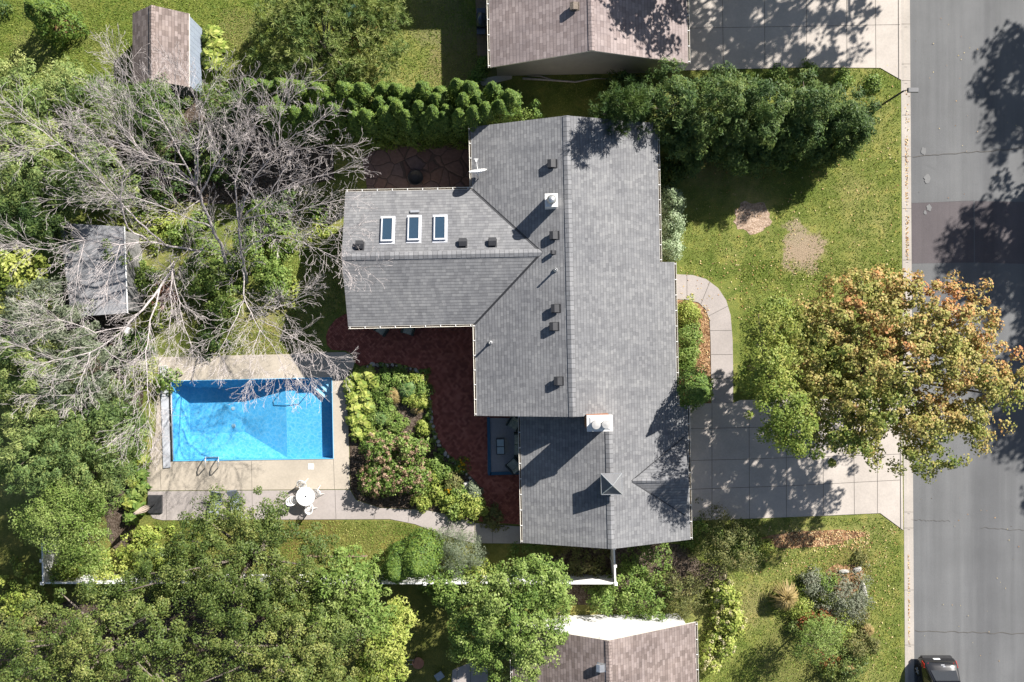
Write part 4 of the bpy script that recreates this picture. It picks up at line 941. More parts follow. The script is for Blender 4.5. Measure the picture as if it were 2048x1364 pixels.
# front of the house
b = P(1388, 778, 2.0); evergreen('conical_evergreen', 'pointed dark green evergreen at the corner of the front walk and driveway', (b.x - .25, b.y + .1, 0), 1.28, 6.0, 'green', n=9000, leaf=.15, seed=34, power=.95, lump=.3)
for k, (px, py, r_, ry_) in enumerate(((1376, 628, .72, .8), (1380, 672, .78, .8), (1374, 715, .68, .75))):
    shrub('spirea_shrub', ['yellow green bush in the mulch bed, nearest the top of the curved walk', 'yellow green bush in the middle of the mulch bed by the curved walk', 'yellow green bush in the mulch bed, next to the pointed evergreen'][k], px, py, r_, .95, 'lime' if k < 1 else 'green', leaf=.1, n=2600, seed=35 + k, ry=ry_, group='yellow green bushes in the front mulch bed')
for k, (px, py, r_, ry_) in enumerate(((1344, 400, .72, .8), (1347, 445, .78, .8), (1343, 492, .76, .8))):
    shrub('variegated_shrub', ['pale variegated shrub against the front eave, topmost of three', 'pale variegated shrub against the front eave, middle of three', 'pale variegated shrub against the front eave, nearest the walk'][k], px, py, r_, 1.7, 'pale', leaf=.1, n=3600, seed=40 + k, ry=ry_, group='pale shrubs along the front eave')
# cedars between the two houses
ced = [(1345, 205, 5.2, 1.8, 5.8), (1440, 205, 5.2, 1.9, 6.2), (1530, 215, 4.9, 1.9, 5.8), (1620, 225, 4.6, 1.8, 5.4), (1690, 240, 3.8, 1.5, 4.4), (1395, 262, 3.6, 1.7, 4.4), (1490, 265, 3.6, 1.8, 4.4), (1585, 270, 3.4, 1.7, 4.2), (1665, 272, 3.0, 1.5, 3.6)]
cl = ['back row cedar nearest the grey house', 'back row cedar, second from the grey house', 'back row cedar, third from the grey house', 'back row cedar, fourth from the grey house', 'thin cedar at the street end of the clump', 'front row cedar next to the front lawn, nearest the grey house', 'front row cedar next to the front lawn, second from the grey house', 'front row cedar next to the front lawn, third from the grey house', 'front row cedar next to the front lawn, nearest the lamp post']
for k, (px, py, zt, r_, h_) in enumerate(ced):
    b = P(px, py, h_ * .62); rq = random.Random(k); bl = [(b.x, b.y, h_ * .8, r_ * .55, r_ * .55, h_ * .2), (b.x, b.y, h_ * .5, r_ * .85, r_ * .8, h_ * .3), (b.x, b.y, h_ * .25, r_ * 1.05, r_, h_ * .22)]
    for q in range(7):
        t_ = rq.uniform(0, 6.28); bl.append((b.x + r_ * rq.uniform(.8, 1.15) * math.cos(t_), b.y + r_ * rq.uniform(.8, 1.15) * math.sin(t_), h_ * rq.uniform(.3, .7), r_ * .24, r_ * .24, h_ * .16))
    bl.append((b.x + rq.uniform(-.4, .4), b.y + rq.uniform(-.4, .4), h_ * 1.0, r_ * .22, r_ * .22, h_ * .12))
    for q in range(6):
        t_ = rq.uniform(0, 6.28); bl.append((b.x + r_ * .75 * math.cos(t_), b.y + r_ * .75 * math.sin(t_), h_ * rq.uniform(.35, .78), r_ * .42, r_ * .42, h_ * .13))
    tree('cedar_tree', 'dark green ' + cl[k], (b.x, b.y, 0), bl, 'cedar', leaf=.2, aspect=.26, nclump=230, clump_r=.34, per=64, seed=50 + k, cat='cedar tree', group='dark cedars below the upper driveway', trunk_r=.1, up=.25, inner=.7, limbs=6)
b = P(1255, 205, 6); pine('spruce_tree', 'spruce with pale branch tips leaning over the north end of the grey roof', (b.x, b.y, 0), [(b.x, b.y, 5.6, 1.0, 1.0, 1.6), (b.x, b.y, 3.4, 1.5, 1.4, 1.4)], 'cedar', ntuft=620, nl=.3, seed=59, cat='spruce tree')
shrub('yew_shrub', 'dark blue green yew beside the grey brown gable, between the two houses', 1262, 190, 1.6, 2.4, 'cedar', leaf=.14, n=3800, seed=58)
shrub('yew_shrub', 'dark low yew against the front eave above the pale shrubs', 1340, 345, .9, 1.3, 'cedar', leaf=.12, n=1800, seed=57)
# clipped arborvitae hedge above the flagstone patio
Z = 5.1
rows = {'back': [(-60, 470), (30, 478), (130, 470), (220, 480), (340, 492), (510, 500), (620, 500), (745, 482), (820, 482), (910, 520), (990, 497), (1085, 497), (1200, 470), (1275, 490), (1415, 478), (1520, 520)],
        'middle': [(160, 530), (110, 580), (725, 570), (800, 565), (890, 582), (970, 605), (1070, 555), (1130, 605), (1240, 565), (1320, 545), (1370, 605), (1460, 575), (420, 560), (560, 575)],
        'front': [(30, 640), (120, 640), (210, 640), (300, 620), (450, 620), (570, 655), (650, 660), (765, 645), (840, 610), (890, 660), (1000, 655), (1055, 640), (1110, 645), (1210, 640), (1300, 640)]}
protos = []
ordn = ['first', 'second', 'third', 'fourth', 'fifth', 'sixth', 'seventh', 'eighth', 'ninth', 'tenth', 'eleventh', 'twelfth', 'thirteenth', 'fourteenth', 'fifteenth', 'sixteenth', 'seventeenth', 'eighteenth']
for rw, lst in rows.items():
    for i, (zx, zy) in enumerate(sorted(lst)):
        b = P(512 + zx / 3, zy / 3 + 6, Z); lb = 'bright arborvitae in the %s row of the clipped hedge, %s counted from its pool end' % (rw, ordn[i])
        hs = R.uniform(.86, 1.05)
        if len(protos) < 5:
            o = evergreen('arborvitae', lb, (b.x, b.y, 0), R.uniform(.72, .86), 5.4, 'thuja', n=5200, leaf=.13, seed=80 + len(protos), group='arborvitae of the clipped hedge', power=.75, lump=.24); protos.append(o)
        else:
            o = dup(protos[R.randrange(5)], None, (b.x, b.y, 0), R.uniform(0, 6.28), lb, (R.uniform(.9, 1.12), R.uniform(.9, 1.12), hs))
for k, (px, py) in enumerate(((1032, 232), (1066, 232))):
    shrub('leafy_shrub', ['light green shrub at the house end of the clipped hedge', 'light green shrub touching the north rake of the grey roof'][k], px, py, .75, 2.6, 'green', leaf=.12, n=1500, seed=110 + k)
# pines and conifers on the left
b = P(650, 78, 3); pine('pine_tree', 'big long needled pine on the back lawn at the top edge', (b.x, b.y - .6, 0),
    [(b.x, b.y, 3.3, 3.2, 3, 1.5), (b.x + 2.2, b.y - .3, 2.6, 2.6, 2.2, 1.0), (b.x - 2, b.y - .3, 2.6, 2.4, 2.2, 1.0), (b.x + .3, b.y - 1.7, 2.1, 2.4, 1.3, .8), (b.x + 2.4, b.y + 1.5, 2.8, 2.2, 2, 1.0), (b.x - 1.5, b.y + 2, 3.0, 2.4, 2, 1.1), (b.x + .8, b.y + 2.5, 3.6, 2, 2, 1.2)], 'pine', ntuft=2700, nl=.3, seed=120, per=20)
PN = [(40, 200, 4, 2.3, 'pine', 'pale soft pine at the left edge below the top lawn'), (135, 185, 3.6, 1.7, 'pine', 'pale soft pine above the bare tree, right of the edge pine'), (60, 330, 4.5, 2.5, 'pine', 'tall soft pine at the left edge behind the bare branches'),
      (190, 225, 3.6, 2.0, 'cedar', 'dark green conifer below the brown shed'), (300, 235, 3.4, 1.9, 'cedar', 'dark green conifer under the bare tree, below the brown shed'), (170, 345, 4, 2.0, 'pine', 'soft green pine under the bare branches above the grey shed'),
      (40, 445, 4.2, 2.2, 'cedar', 'dark conifer at the left edge beside the grey shed'), (440, 205, 2.6, 1.3, 'cedar', 'green conifer between the brown shed and the clipped hedge'), (478, 215, 2.4, .9, 'cedar', 'narrow green conifer at the pool end of the clipped hedge'),
      (70, 640, 4.6, 2.1, 'greyleaf', 'grey green pine left of the grey shed'), (50, 740, 4.4, 2.4, 'pine', 'broad soft pine at the left edge below the grey shed'), (140, 760, 4, 2.3, 'greyleaf', 'grey green pine between the left edge and the pool'),
      (165, 860, 4.2, 2.6, 'pine', 'soft green pine left of the pool'), (60, 900, 4.8, 2.4, 'pine', 'tall soft pine at the left edge level with the pool'), (175, 950, 3.6, 1.8, 'pine', 'soft green pine left of the hosta strip')]
for k, (px, py, zc, r_, mt, lb) in enumerate(PN):
    b = P(px, py, zc); q = r_
    bl = [(b.x, b.y, zc, q, q, 1.6), (b.x + q * .5, b.y - q * .4, zc - .9, q * .7, q * .7, 1.0), (b.x - q * .5, b.y - q * .3, zc - .8, q * .7, q * .7, 1.0), (b.x + .1, b.y + q * .6, zc - .7, q * .7, q * .6, 1.0), (b.x, b.y, zc - 2.2, q * 1.05, q * 1.05, .9)]
    tree('pine_tree', lb, (b.x, b.y, 0), bl, mt, leaf=.19, aspect=.26, nclump=int(72 * r_ * r_ / 2), clump_r=.42, per=92, seed=130 + k, cat='pine tree', group='conifers along the left boundary', trunk_r=.12, up=.6, inner=.55, limbs=8)
dec('honey_locust', 'bright layered yellow green tree over the white fence corner', 140, 1040, 4.4,
    [(150, 990, 4.4, 1.8, 1.3, .9), (110, 1030, 4.6, 1.9, 1.2, .7), (170, 1075, 4, 1.5, 1.2, .8), (95, 1080, 4, 1.4, 1, .6), (170, 1115, 3.6, 1.5, .9, .6), (60, 1040, 4, .9, .8, .5), (200, 1010, 3.6, 1, 1, .7)], 'green', leaf=.12, aspect=.4, nclump=330, clump_r=.42, per=64, seed=150, trunk_r=.14, up=.8)
dec('leafy_tree', 'yellow green leafy tree at the left edge above the grey green pine', 35, 560, 4.2, [(30, 540, 4.2, 1.6, 1.4, 1.2), (60, 585, 3.8, 1.5, 1.2, 1.0), (10, 600, 3.8, 1.4, 1.4, 1)], 'lime', leaf=.22, aspect=.6, nclump=130, clump_r=.42, per=40, seed=151, trunk_r=.1)
b = P(95, 30, 1.8); evergreen('conical_evergreen', 'feathery golden green conifer in a mulch ring on the top left lawn', (b.x, b.y, 0), 1.25, 3.6, 'thuja', n=5200, leaf=.2, aspect=.3, seed=152, lump=.3)
b = P(0, 12, 1); shrub('leafy_shrub', 'dark shrub cut by the top left corner', -4, 12, .6, .9, 'cedar', n=700, seed=153)
BU = [(410, 545, 1.8, 2.2, 'green', 'glossy green bush under the bare tree, right of the grey shed', 5200), (505, 500, 1.5, 2.2, 'green', 'green bush under the bare tree, left of the wing gable', 3600), (545, 560, 1.2, 1.7, 'green', 'green bush beside the shadow of the wing gable', 2600), (440, 615, 1.0, 1.4, 'green', 'low green bush north of the pool under bare twigs', 1800),
      (290, 560, .9, 1.3, 'green', 'small green bush between the grey shed and the red stepping stones', 1500), (322, 625, .8, 1.0, 'lime', 'lime bush below the red stepping stones', 1000), (235, 515, 1.0, 3.1, 'green', 'leafy shoot leaning over the grey shed roof', 1500), (150, 470, .9, 2.9, 'green', 'leafy shoot over the top left corner of the grey shed', 1000), (300, 452, 1.6, .5, 'lime', 'low lime ground cover patch above the grey shed', 2600),
      (270, 745, 1.0, 1.2, 'lime', 'lime bush at the top left corner of the pool deck', 1500), (330, 760, .8, 1.0, 'green', 'green bush squeezed by the cover lid of the pool', 800), (250, 850, 1.0, 1.4, 'cedar', 'dark bush between the pine and the pool deck', 1800), (640, 470, 1.0, .8, 'lime', 'yellow green low bush beside the wing gable', 1200),
      (395, 455, 1.0, 1.2, 'green', 'leafy bush between the two pale trunks', 1500), (350, 470, .7, .8, 'green', 'small leafy bush above the thick bare limb', 900), (560, 410, 1.2, 1.4, 'cedar', 'dark bush left of the wing roof under bare twigs', 1800), (640, 420, .8, .9, 'green', 'small green bush near the wing roof corner', 900), (590, 590, 1.0, .9, 'lime', 'pale green bush in front of the wing gable shadow', 1200), (560, 470, 1.2, 1.4, 'green', 'leafy bush below the right bare crown', 1600), (420, 300, 2.2, 2.2, 'cedar', 'dark undergrowth bush below the bare tree crowns', 4200), (240, 380, 1.6, 2.0, 'cedar', 'dark undergrowth bush above the grey shed', 2600), (320, 350, 1.8, 2.0, 'cedar', 'dark undergrowth bush in the middle of the bare crowns', 2600), (520, 420, 1.2, 1.5, 'green', 'leafy bush under the right bare crown', 1600), (260, 690, 1.2, 1.5, 'cedar', 'dark bush under the thick bare limb', 1800), (420, 680, 1.0, 1.0, 'cedar', 'dark bush at the north edge of the pool deck', 1300)]
for k, (px, py, r_, h_, mt, lb, n) in enumerate(BU): shrub('leafy_shrub', lb, px, py, r_, h_, mt, leaf=.14, aspect=.6, n=n, seed=160 + k, group='bushes under the bare trees')

# ------------------------------------------------------------------ bare trees
def bare_tree(name, label, base, limbs, seed, r0=.2):
    rg = random.Random(seed); b = P(*base); b.z = 0; t = thing(name, label, 'bare tree', b); mt_, mtw = MB(), MB()
    def wiggle(pts, amp):
        out = [pts[0]]
        for p0, p1 in zip(pts, pts[1:]):
            n = max(2, int((p1 - p0).length / .45))
            for i in range(1, n + 1):
                q = p0.lerp(p1, i / n)
                if i < n: q = q + Vector((rg.uniform(-1, 1), rg.uniform(-1, 1), rg.uniform(-1, 1))) * amp
                out.append(q)
        return out
    def branch(p0, d, ln, r_, lvl):
        n = max(3, int(ln / (.2 if lvl < 2 else .14))); pts = [p0]; d = d.normalized(); spawn = []
        for i in range(n):
            d = (d + Vector((rg.uniform(-1, 1), rg.uniform(-1, 1), rg.uniform(-.8, 1))) * (.15 if lvl < 2 else .22) + Vector((0, 0, .025))).normalized()
            pts.append(pts[-1] + d * ln / n)
            if lvl < 3 and i >= (1 if lvl else 2): spawn.append((pts[-1], d.copy(), 1 - i / n))
        rad = [max(.005, r_ * (1 - .85 * i / n)) for i in range(n + 1)]
        (mt_ if lvl == 0 else mtw).tube(pts, rad, 5 if lvl == 0 else 3, cap=False)
        for q, dd, f in spawn:
            if rg.random() < (.97, .92, .85)[lvl]:
                side = dd.cross(Vector((rg.uniform(-1, 1), rg.uniform(-1, 1), rg.uniform(-1, 1)))).normalized()
                nd = dd * rg.uniform(.8, 1.15) + side * rg.uniform(.45, .85) + Vector((0, 0, .1))
                branch(q, nd, ln * rg.uniform(.34, .6) * (.6 + .55 * f), max(.005, r_ * .48), lvl + 1)
    for pts, r1, r2 in limbs:
        r1 *= .56; r2 *= .45; w_ = wiggle([P(*q) - b for q in pts], .06); n = len(w_)
        rad = [r1 + (r2 - r1) * i / (n - 1) for i in range(n)]; mt_.tube(w_, rad, 7)
        for i in range(int(n * .25), n):
            for _ in range(3 if rg.random() < .55 else 2):
                d = (w_[i] - w_[i - 1]).normalized(); side = d.cross(Vector((rg.uniform(-1, 1), rg.uniform(-1, 1), rg.uniform(-.6, .6)))).normalized()
                branch(w_[i], d * rg.uniform(.6, 1.1) + side * rg.uniform(.5, 1) + Vector((0, 0, .25)), rg.uniform(.9, 2.2) * (1.1 - .35 * i / n), min(.014, rad[i] * .3 + .004), 0)
        d = (w_[-1] - w_[-2]).normalized()
        for s in range(3): branch(w_[-1], d + Vector((rg.uniform(-.5, .5), rg.uniform(-.5, .5), rg.uniform(-.2, .4))), rg.uniform(.8, 1.7), r2, 0)
    mt_.build('trunk', M['dead'], t, True); mtw.build('twigs', M['dead'], t); return t
bare_tree('bare_tree', 'leafless tree with thick pale limbs spreading over the grey shed', (350, 555, 0), [
    ([(350, 555, 0), (347, 546, 1.6), (345, 538, 3)], .2, .15), ([(360, 540, 0), (385, 510, 1.5), (397, 502, 2.6)], .17, .14),
    ([(397, 502, 2.6), (330, 490, 4), (300, 484, 5), (240, 490, 6), (170, 480, 6.5)], .12, .04), ([(330, 490, 4), (300, 465, 5), (265, 430, 6), (200, 360, 7), (120, 290, 8), (10, 205, 8.5)], .1, .025),
    ([(300, 484, 5), (255, 455, 6), (240, 400, 7), (250, 340, 8), (170, 250, 8.5)], .08, .02), ([(345, 538, 3), (320, 575, 4), (285, 620, 5), (235, 670, 6), (180, 705, 7), (150, 790, 7.5)], .14, .03),
    ([(320, 575, 4), (300, 640, 5), (292, 720, 6), (297, 800, 6.8), (300, 860, 7.2)], .09, .025), ([(345, 538, 3), (342, 600, 4.5), (338, 690, 5.5)], .07, .025), ([(345, 545, 3), (365, 640, 5), (385, 700, 5.5)], .06, .02),
    ([(250, 655, 5.7), (190, 665, 6.3), (120, 640, 7), (20, 650, 7.5)], .06, .02), ([(180, 705, 7), (110, 720, 7.5), (60, 700, 8)], .05, .02), ([(170, 480, 6.5), (155, 550, 7), (150, 600, 7.2)], .04, .02),
    ([(170, 480, 6.5), (100, 500, 7), (10, 490, 7.4)], .04, .015), ([(240, 490, 6), (215, 560, 6.6)], .04, .02), ([(120, 290, 8), (60, 300, 8.4), (5, 330, 8.6)], .035, .015), ([(297, 800, 6.8), (270, 850, 7.2)], .035, .015), ([(200, 690, 6.6), (240, 720, 7), (290, 740, 7.2)], .04, .015), ([(150, 790, 7.5), (100, 790, 7.8)], .03, .012)], 1)
bare_tree('bare_tree', 'leafless grey tree with upright crown reaching the brown shed', (455, 545, 0), [
    ([(455, 545, 0), (445, 500, 2.5), (425, 455, 4), (392, 372, 5.5)], .2, .12), ([(392, 372, 5.5), (372, 330, 6.5), (330, 250, 7.5), (300, 190, 8.3), (255, 150, 8.8)], .09, .02), ([(392, 372, 5.5), (395, 300, 7), (400, 220, 8), (430, 165, 8.6)], .09, .02),
    ([(400, 390, 5.2), (440, 320, 6.5), (470, 260, 7.5), (480, 190, 8.3)], .08, .02), ([(392, 372, 5.5), (350, 330, 6.5), (270, 300, 7.5), (190, 270, 8.2)], .07, .02), ([(425, 455, 4), (340, 420, 5.5), (270, 395, 6.5), (150, 400, 7.4)], .08, .02),
    ([(372, 330, 6.5), (300, 320, 7.4), (215, 215, 8.2)], .05, .018), ([(395, 300, 7), (360, 220, 8), (350, 160, 8.6)], .05, .018), ([(440, 320, 6.5), (420, 260, 7.5)], .05, .02), ([(400, 400, 5), (370, 420, 6), (330, 380, 6.8)], .05, .02), ([(300, 320, 7.4), (250, 270, 8), (235, 220, 8.4)], .04, .015), ([(330, 250, 7.5), (270, 220, 8.2), (240, 130, 8.8)], .04, .015), ([(400, 220, 8), (380, 170, 8.5)], .035, .015)], 2)
bare_tree('bare_tree', 'leafless grey tree whose twigs reach the wing roof and the pool', (495, 565, 0), [
    ([(495, 565, 0), (482, 500, 3), (478, 440, 4.5)], .19, .12), ([(478, 440, 4.5), (500, 370, 6), (560, 290, 7), (640, 240, 8)], .09, .02), ([(478, 440, 4.5), (540, 390, 6), (610, 360, 7), (690, 340, 7.5)], .08, .02),
    ([(478, 450, 4.5), (470, 360, 6), (510, 250, 7.5), (525, 195, 8.3)], .08, .02), ([(480, 500, 3), (540, 470, 5), (590, 480, 6), (650, 505, 6.8), (725, 535, 7.2)], .08, .02), ([(485, 540, 3), (490, 600, 4.5), (520, 660, 6), (550, 700, 6.5), (570, 750, 6.8)], .08, .018),
    ([(520, 640, 5.5), (580, 670, 6.3), (655, 715, 6.8)], .05, .015), ([(478, 440, 4.5), (530, 430, 6), (600, 420, 7), (680, 400, 7.4)], .07, .02), ([(490, 600, 4.5), (460, 660, 6), (430, 720, 6.8)], .05, .015), ([(500, 620, 4.8), (570, 610, 6), (610, 590, 6.6)], .045, .015), ([(560, 290, 7), (560, 230, 7.8), (590, 190, 8.4)], .045, .015), ([(540, 390, 6), (590, 300, 7), (665, 290, 7.8)], .05, .015), ([(590, 480, 6), (600, 440, 6.8), (690, 460, 7.4)], .04, .015), ([(520, 660, 6), (500, 720, 6.6), (500, 760, 6.9)], .04, .015), ([(550, 700, 6.5), (620, 740, 7)], .035, .015)], 3)

# ------------------------------------------------------------------ garden beds
HL = 'hosta leaves'
hb = [(712, 752), (735, 748), (700, 772), (724, 772), (748, 768), (706, 796), (730, 794), (712, 818), (736, 816), (720, 838), (708, 842), (734, 850), (715, 866), (742, 872)]
for k, (px, py) in enumerate(hb): rosette('hosta', 'broad leaved yellow green hosta beside the pool, %s from the top of the flower bed' % ordn[k], px, py, .62, .6, 'lime', n=70, seed=k, group='hostas along the pool side of the flower bed')
gp_ = [(775, 757, .55, 'green', 'ferny green perennial at the top of the flower bed'), (800, 762, .5, 'green', 'leafy green perennial at the top of the flower bed, right of the ferny one'), (828, 764, .5, 'lime', 'lime perennial at the top of the flower bed by the stone edging'), (845, 780, .42, 'green', 'small green perennial next to the curved stone edging'), (765, 785, .55, 'green', 'green perennial between the hostas and the grass clump'), (843, 805, .4, 'lime', 'lime perennial next to the curved stone edging, below the small green one'),
       (770, 815, .5, 'green', 'green perennial in the middle of the flower bed'), (752, 838, .5, 'green', 'green perennial beside the lower grass clump'), (790, 850, .5, 'green', 'green perennial above the pink hydrangea'), (820, 795, .4, 'lime', 'yellowing perennial below the upper grass clump'), (847, 858, .35, 'lime', 'small lime plant at the edge of the bare soil')]
for k, (px, py, r_, mt, lb) in enumerate(gp_): shrub('perennial', lb, px, py, r_ * 1.3, .6, mt, leaf=.12, aspect=.5, n=1500, seed=200 + k, cat='plant', clump=.2)
for k, (px, py, r_, h_, mt, lb) in enumerate(((815, 778, .75, .7, 'blade', 'green ornamental grass clump at the top of the flower bed'), (762, 836, .65, .7, 'blade', 'green ornamental grass clump in the middle of the flower bed'), (788, 790, .6, .5, 'tan_grass', 'straw coloured grass clump in the flower bed'), (833, 815, .5, .4, 'tan_grass', 'dry trailing grass clump by the bare soil'), (1568, 1192, 1.05, 1.2, 'tan_grass', 'tall tan ornamental grass in the lower front garden'), (1700, 1340, .55, .6, 'tan_grass', 'straw grass clump at the bottom of the front garden'), (1735, 1260, .5, .5, 'tan_grass', 'yellow grass clump at the street side of the front garden'))):
    tuft('ornamental_grass', lb, px, py, r_, h_, mt, n=420, seed=k)
for k, (px, py, r_) in enumerate(((760, 900, 1.15), (820, 900, .95), (790, 950, 1.25), (750, 960, 1.1), (830, 960, 1.0))):
    shrub('hydrangea', ['hydrangea with pink brown heads next to the hostas', 'hydrangea with pink brown heads below the bare soil', 'hydrangea with pink brown heads in the middle of its clump', 'hydrangea with pink brown heads at the pool side of its clump', 'hydrangea with pink brown heads at the patio side of its clump'][k], px, py, r_, 1.5, 'green', leaf=.12, n=2600, seed=220 + k, bloom='bloom', nb=70, bsize=.13, group='pink hydrangeas in the flower bed')
rp = [(862, 955, .5, 'lime', 'lime leafy plant right of the pink hydrangeas'), (885, 945, .5, 'green', 'green leafy plant at the narrow end of the flower bed'), (905, 965, .5, 'olive', 'brown tinged plant at the narrow end of the flower bed'), (870, 985, .55, 'lime', 'pale lime plant beside the garden path'), (845, 1000, .5, 'lime', 'pale lime plant nearest the pink hydrangeas on the path side'), (895, 1000, .55, 'lime', 'lime plant in the middle of the path edge'), (920, 990, .5, 'green', 'green plant behind the round golden bush'), (925, 1015, .5, 'lime', 'lime plant next to the round golden bush'), (945, 985, .4, 'greyleaf', 'grey green plant at the patio edge'), (868, 930, .4, 'green', 'green plant under the yellow flowers'), (905, 1022, .45, 'green', 'green plant leaning on the garden path')]
for k, (px, py, r_, mt, lb) in enumerate(rp): shrub('perennial', lb, px, py, r_ * 1.25, .65, mt, leaf=.13, aspect=.55, n=1400, seed=240 + k, cat='plant', clump=.2)
shrub('golden_shrub', 'round golden bush at the tip of the flower bed where path and patio meet', 948, 1017, .75, .85, 'lime', leaf=.17, aspect=.4, n=1500, seed=260)
shrub('perennial', 'dark leafy plant in the shade at the foot of the brick patio', 990, 1040, .75, .5, 'olive', leaf=.18, aspect=.35, n=800, seed=261, cat='plant')
shrub('black_eyed_susan', 'yellow flowering plant at the patio edge near the blue porch', 925, 932, .45, .5, 'green', leaf=.09, n=500, seed=262, cat='plant', bloom='yellow', nb=16, bsize=.06)
shrub('black_eyed_susan', 'yellow flowering plant in the narrow end of the flower bed', 902, 978, .4, .6, 'green', leaf=.09, n=400, seed=263, cat='plant', bloom='yellow', nb=12, bsize=.06)
gc = [(850, 745, .3), (800, 738, .35), (765, 738, .32), (725, 742, .3), (858, 830, .3), (862, 875, .35), (880, 905, .4), (900, 925, .35), (852, 895, .4)]
for k, (px, py, r_) in enumerate(gc): shrub('perennial', ['shaded low plant by the curve of the stone edging', 'shaded low plant behind the top edging stones', 'shaded low plant above the ferny perennial', 'shaded low plant at the top corner of the flower bed', 'shaded low plant along the straight stone edging', 'shaded low plant at the lower stone edging', 'shaded low plant near the two largest edging stones', 'shaded low plant above the yellow flowers', 'shaded low plant below the bare soil'][k], px, py, r_, .35, 'green', leaf=.09, n=350, seed=270 + k, cat='plant', clump=.12)
hs = [(262, 868), (278, 886), (268, 905), (284, 922), (265, 930), (280, 948), (266, 962), (284, 975), (270, 988), (258, 1005), (276, 1018), (262, 1035)]
for k, (px, py) in enumerate(hs): rosette('hosta', 'green hosta in the strip left of the pool deck, %s from the top' % ordn[k], px, py, .6, .55, 'green' if k % 3 else 'lime', n=50, seed=60 + k, group='hostas in the strip left of the deck')
for k, (px, py) in enumerate(((425, 70), (432, 92), (422, 112), (430, 132))): rosette('hosta', 'lime hosta beside the blue grey shed wall, %s from the top' % ordn[k], px, py, .75, .7, 'lime', n=80, seed=80 + k, aspect=.4, group='hostas beside the brown shed')
# between the grey house and the taupe house, and the lower front garden
SG = [(1250, 1185, 1.5, 1.2, 'green', .13, 'juniper_shrub', 'feathery green juniper right of the white fence end', 3000), (1300, 1210, 1.4, 1.3, 'green', .13, 'juniper_shrub', 'feathery green juniper overhanging the white gable', 3000), (1205, 1205, .8, 1.5, 'green', .13, 'leafy_shrub', 'small green bush left of the junipers above the white gable', 1500), (1370, 1195, 1.35, 1.4, 'olive', .1, 'barberry_shrub', 'brown olive bush between junipers and cream hydrangea', 4200), (1455, 1100, 1.8, 2.6, 'olive', .1, 'leafy_shrub', 'tall olive bush at the corner of the driveway lawn', 5200), (1490, 1085, .9, 1.7, 'oak', .1, 'leafy_shrub', 'olive green bush right of the tall olive bush', 1800),
      (1300, 1120, 1.4, 1.0, 'green', .12, 'leafy_shrub', 'shaded green bush at the garage corner', 2600), (1170, 1120, 1.5, .7, 'olive', .14, 'leafy_shrub', 'trailing brown green bush behind the white fence', 2200), (1060, 1115, 1.2, .9, 'green', .12, 'leafy_shrub', 'dark shaded bush under the garage eave', 1800), (1395, 1070, 1.0, .6, 'green', .12, 'leafy_shrub', 'low shaded bush beside the driveway edge', 1500), (1535, 1098, .45, .5, 'lime', .1, 'leafy_shrub', 'tiny yellow green bush at the end of the mulch strip', 700),
      (1600, 1215, .65, .7, 'lime', .1, 'golden_shrub', 'lime bush beside the tan ornamental grass', 1600), (1625, 1170, .65, .9, 'sage', .11, 'sage_shrub', 'blue green bush above the lime bush in the front garden', 1500), (1690, 1200, 1.35, 1.0, 'sage', .09, 'sage_shrub', 'wide silver grey sage in the lower front garden', 5200), (1655, 1165, .5, .7, 'green', .11, 'leafy_shrub', 'small green bush above the silver sage', 900), (1612, 1245, .55, .6, 'rust', .1, 'barberry_shrub', 'rust red bush below the lime bush', 900), (1650, 1238, .5, .6, 'rust', .1, 'barberry_shrub', 'rust red bush below the silver sage', 800),
      (1690, 1255, .6, .7, 'lime', .12, 'golden_shrub', 'golden bush below the silver sage', 1200), (1640, 1262, .8, 1.4, 'green', .1, 'leafy_shrub', 'yellow green bush above the young tree', 1800), (1710, 1290, .7, .8, 'olive', .1, 'leafy_shrub', 'brown green bush right of the young tree', 1400), (1690, 1345, 1.2, 1.1, 'oak', .12, 'leafy_shrub', 'round green bush at the bottom edge of the front garden', 2600), (1655, 1315, .5, .5, 'rust', .1, 'barberry_shrub', 'brown red low bush below the young tree', 700), (1718, 1118, .35, .4, 'olive', .1, 'leafy_shrub', 'small dark bush at the street end of the mulch strip', 500), (1730, 1205, .4, .5, 'sage', .1, 'sage_shrub', 'small grey bush beside the long edging stone', 500)]
for k, (px, py, r_, h_, mt, lf, nm, lb, n) in enumerate(SG): shrub(nm, lb, px, py, r_ * (1.28 if px > 1560 else 1.1), h_ * 1.1, mt, leaf=lf, aspect=.55, n=n, seed=300 + k)
for k, (px, py, r_) in enumerate(((1450, 1190, .85), (1462, 1245, 1.0), (1440, 1295, .95), (1420, 1325, .7))):
    shrub('hydrangea', 'lime hydrangea with cream heads beside the taupe house, %s from the driveway' % ordn[k], px, py, r_, 1.2, 'lime', leaf=.15, n=1800, seed=330 + k, bloom='cream', nb=26, bsize=.14, group='cream hydrangeas beside the taupe house')
dec('young_tree', 'young feathery green tree casting a shadow on the lower front lawn', 1640, 1285, 2.6, [(1640, 1280, 2.7, 1.3, 1.2, .9), (1655, 1265, 2.5, 1, .9, .8), (1620, 1300, 2.4, 1, .8, .7)], 'green', leaf=.1, aspect=.4, nclump=110, clump_r=.35, per=48, seed=340, trunk_r=.05, limbs=8)
for k, (px, py, r_) in enumerate(((955, 150, .5), (968, 125, .35), (1430, 1070, .4), (1620, 140, .5), (1748, 165, .55), (1690, 158, .5), (1560, 146, .6))):
    shrub('leafy_shrub', ['low green weeds at the corner of the rose shingled house', 'small green weeds beside the barbecue paving', 'bright hosta like plant by the lower driveway edge', 'low green growth along the upper driveway edge', 'low green growth at the flare of the upper driveway', 'low green growth at the street end of the cedars', 'low green growth behind the cedars'][k], px, py, r_, .5, 'green', n=700, seed=350 + k)

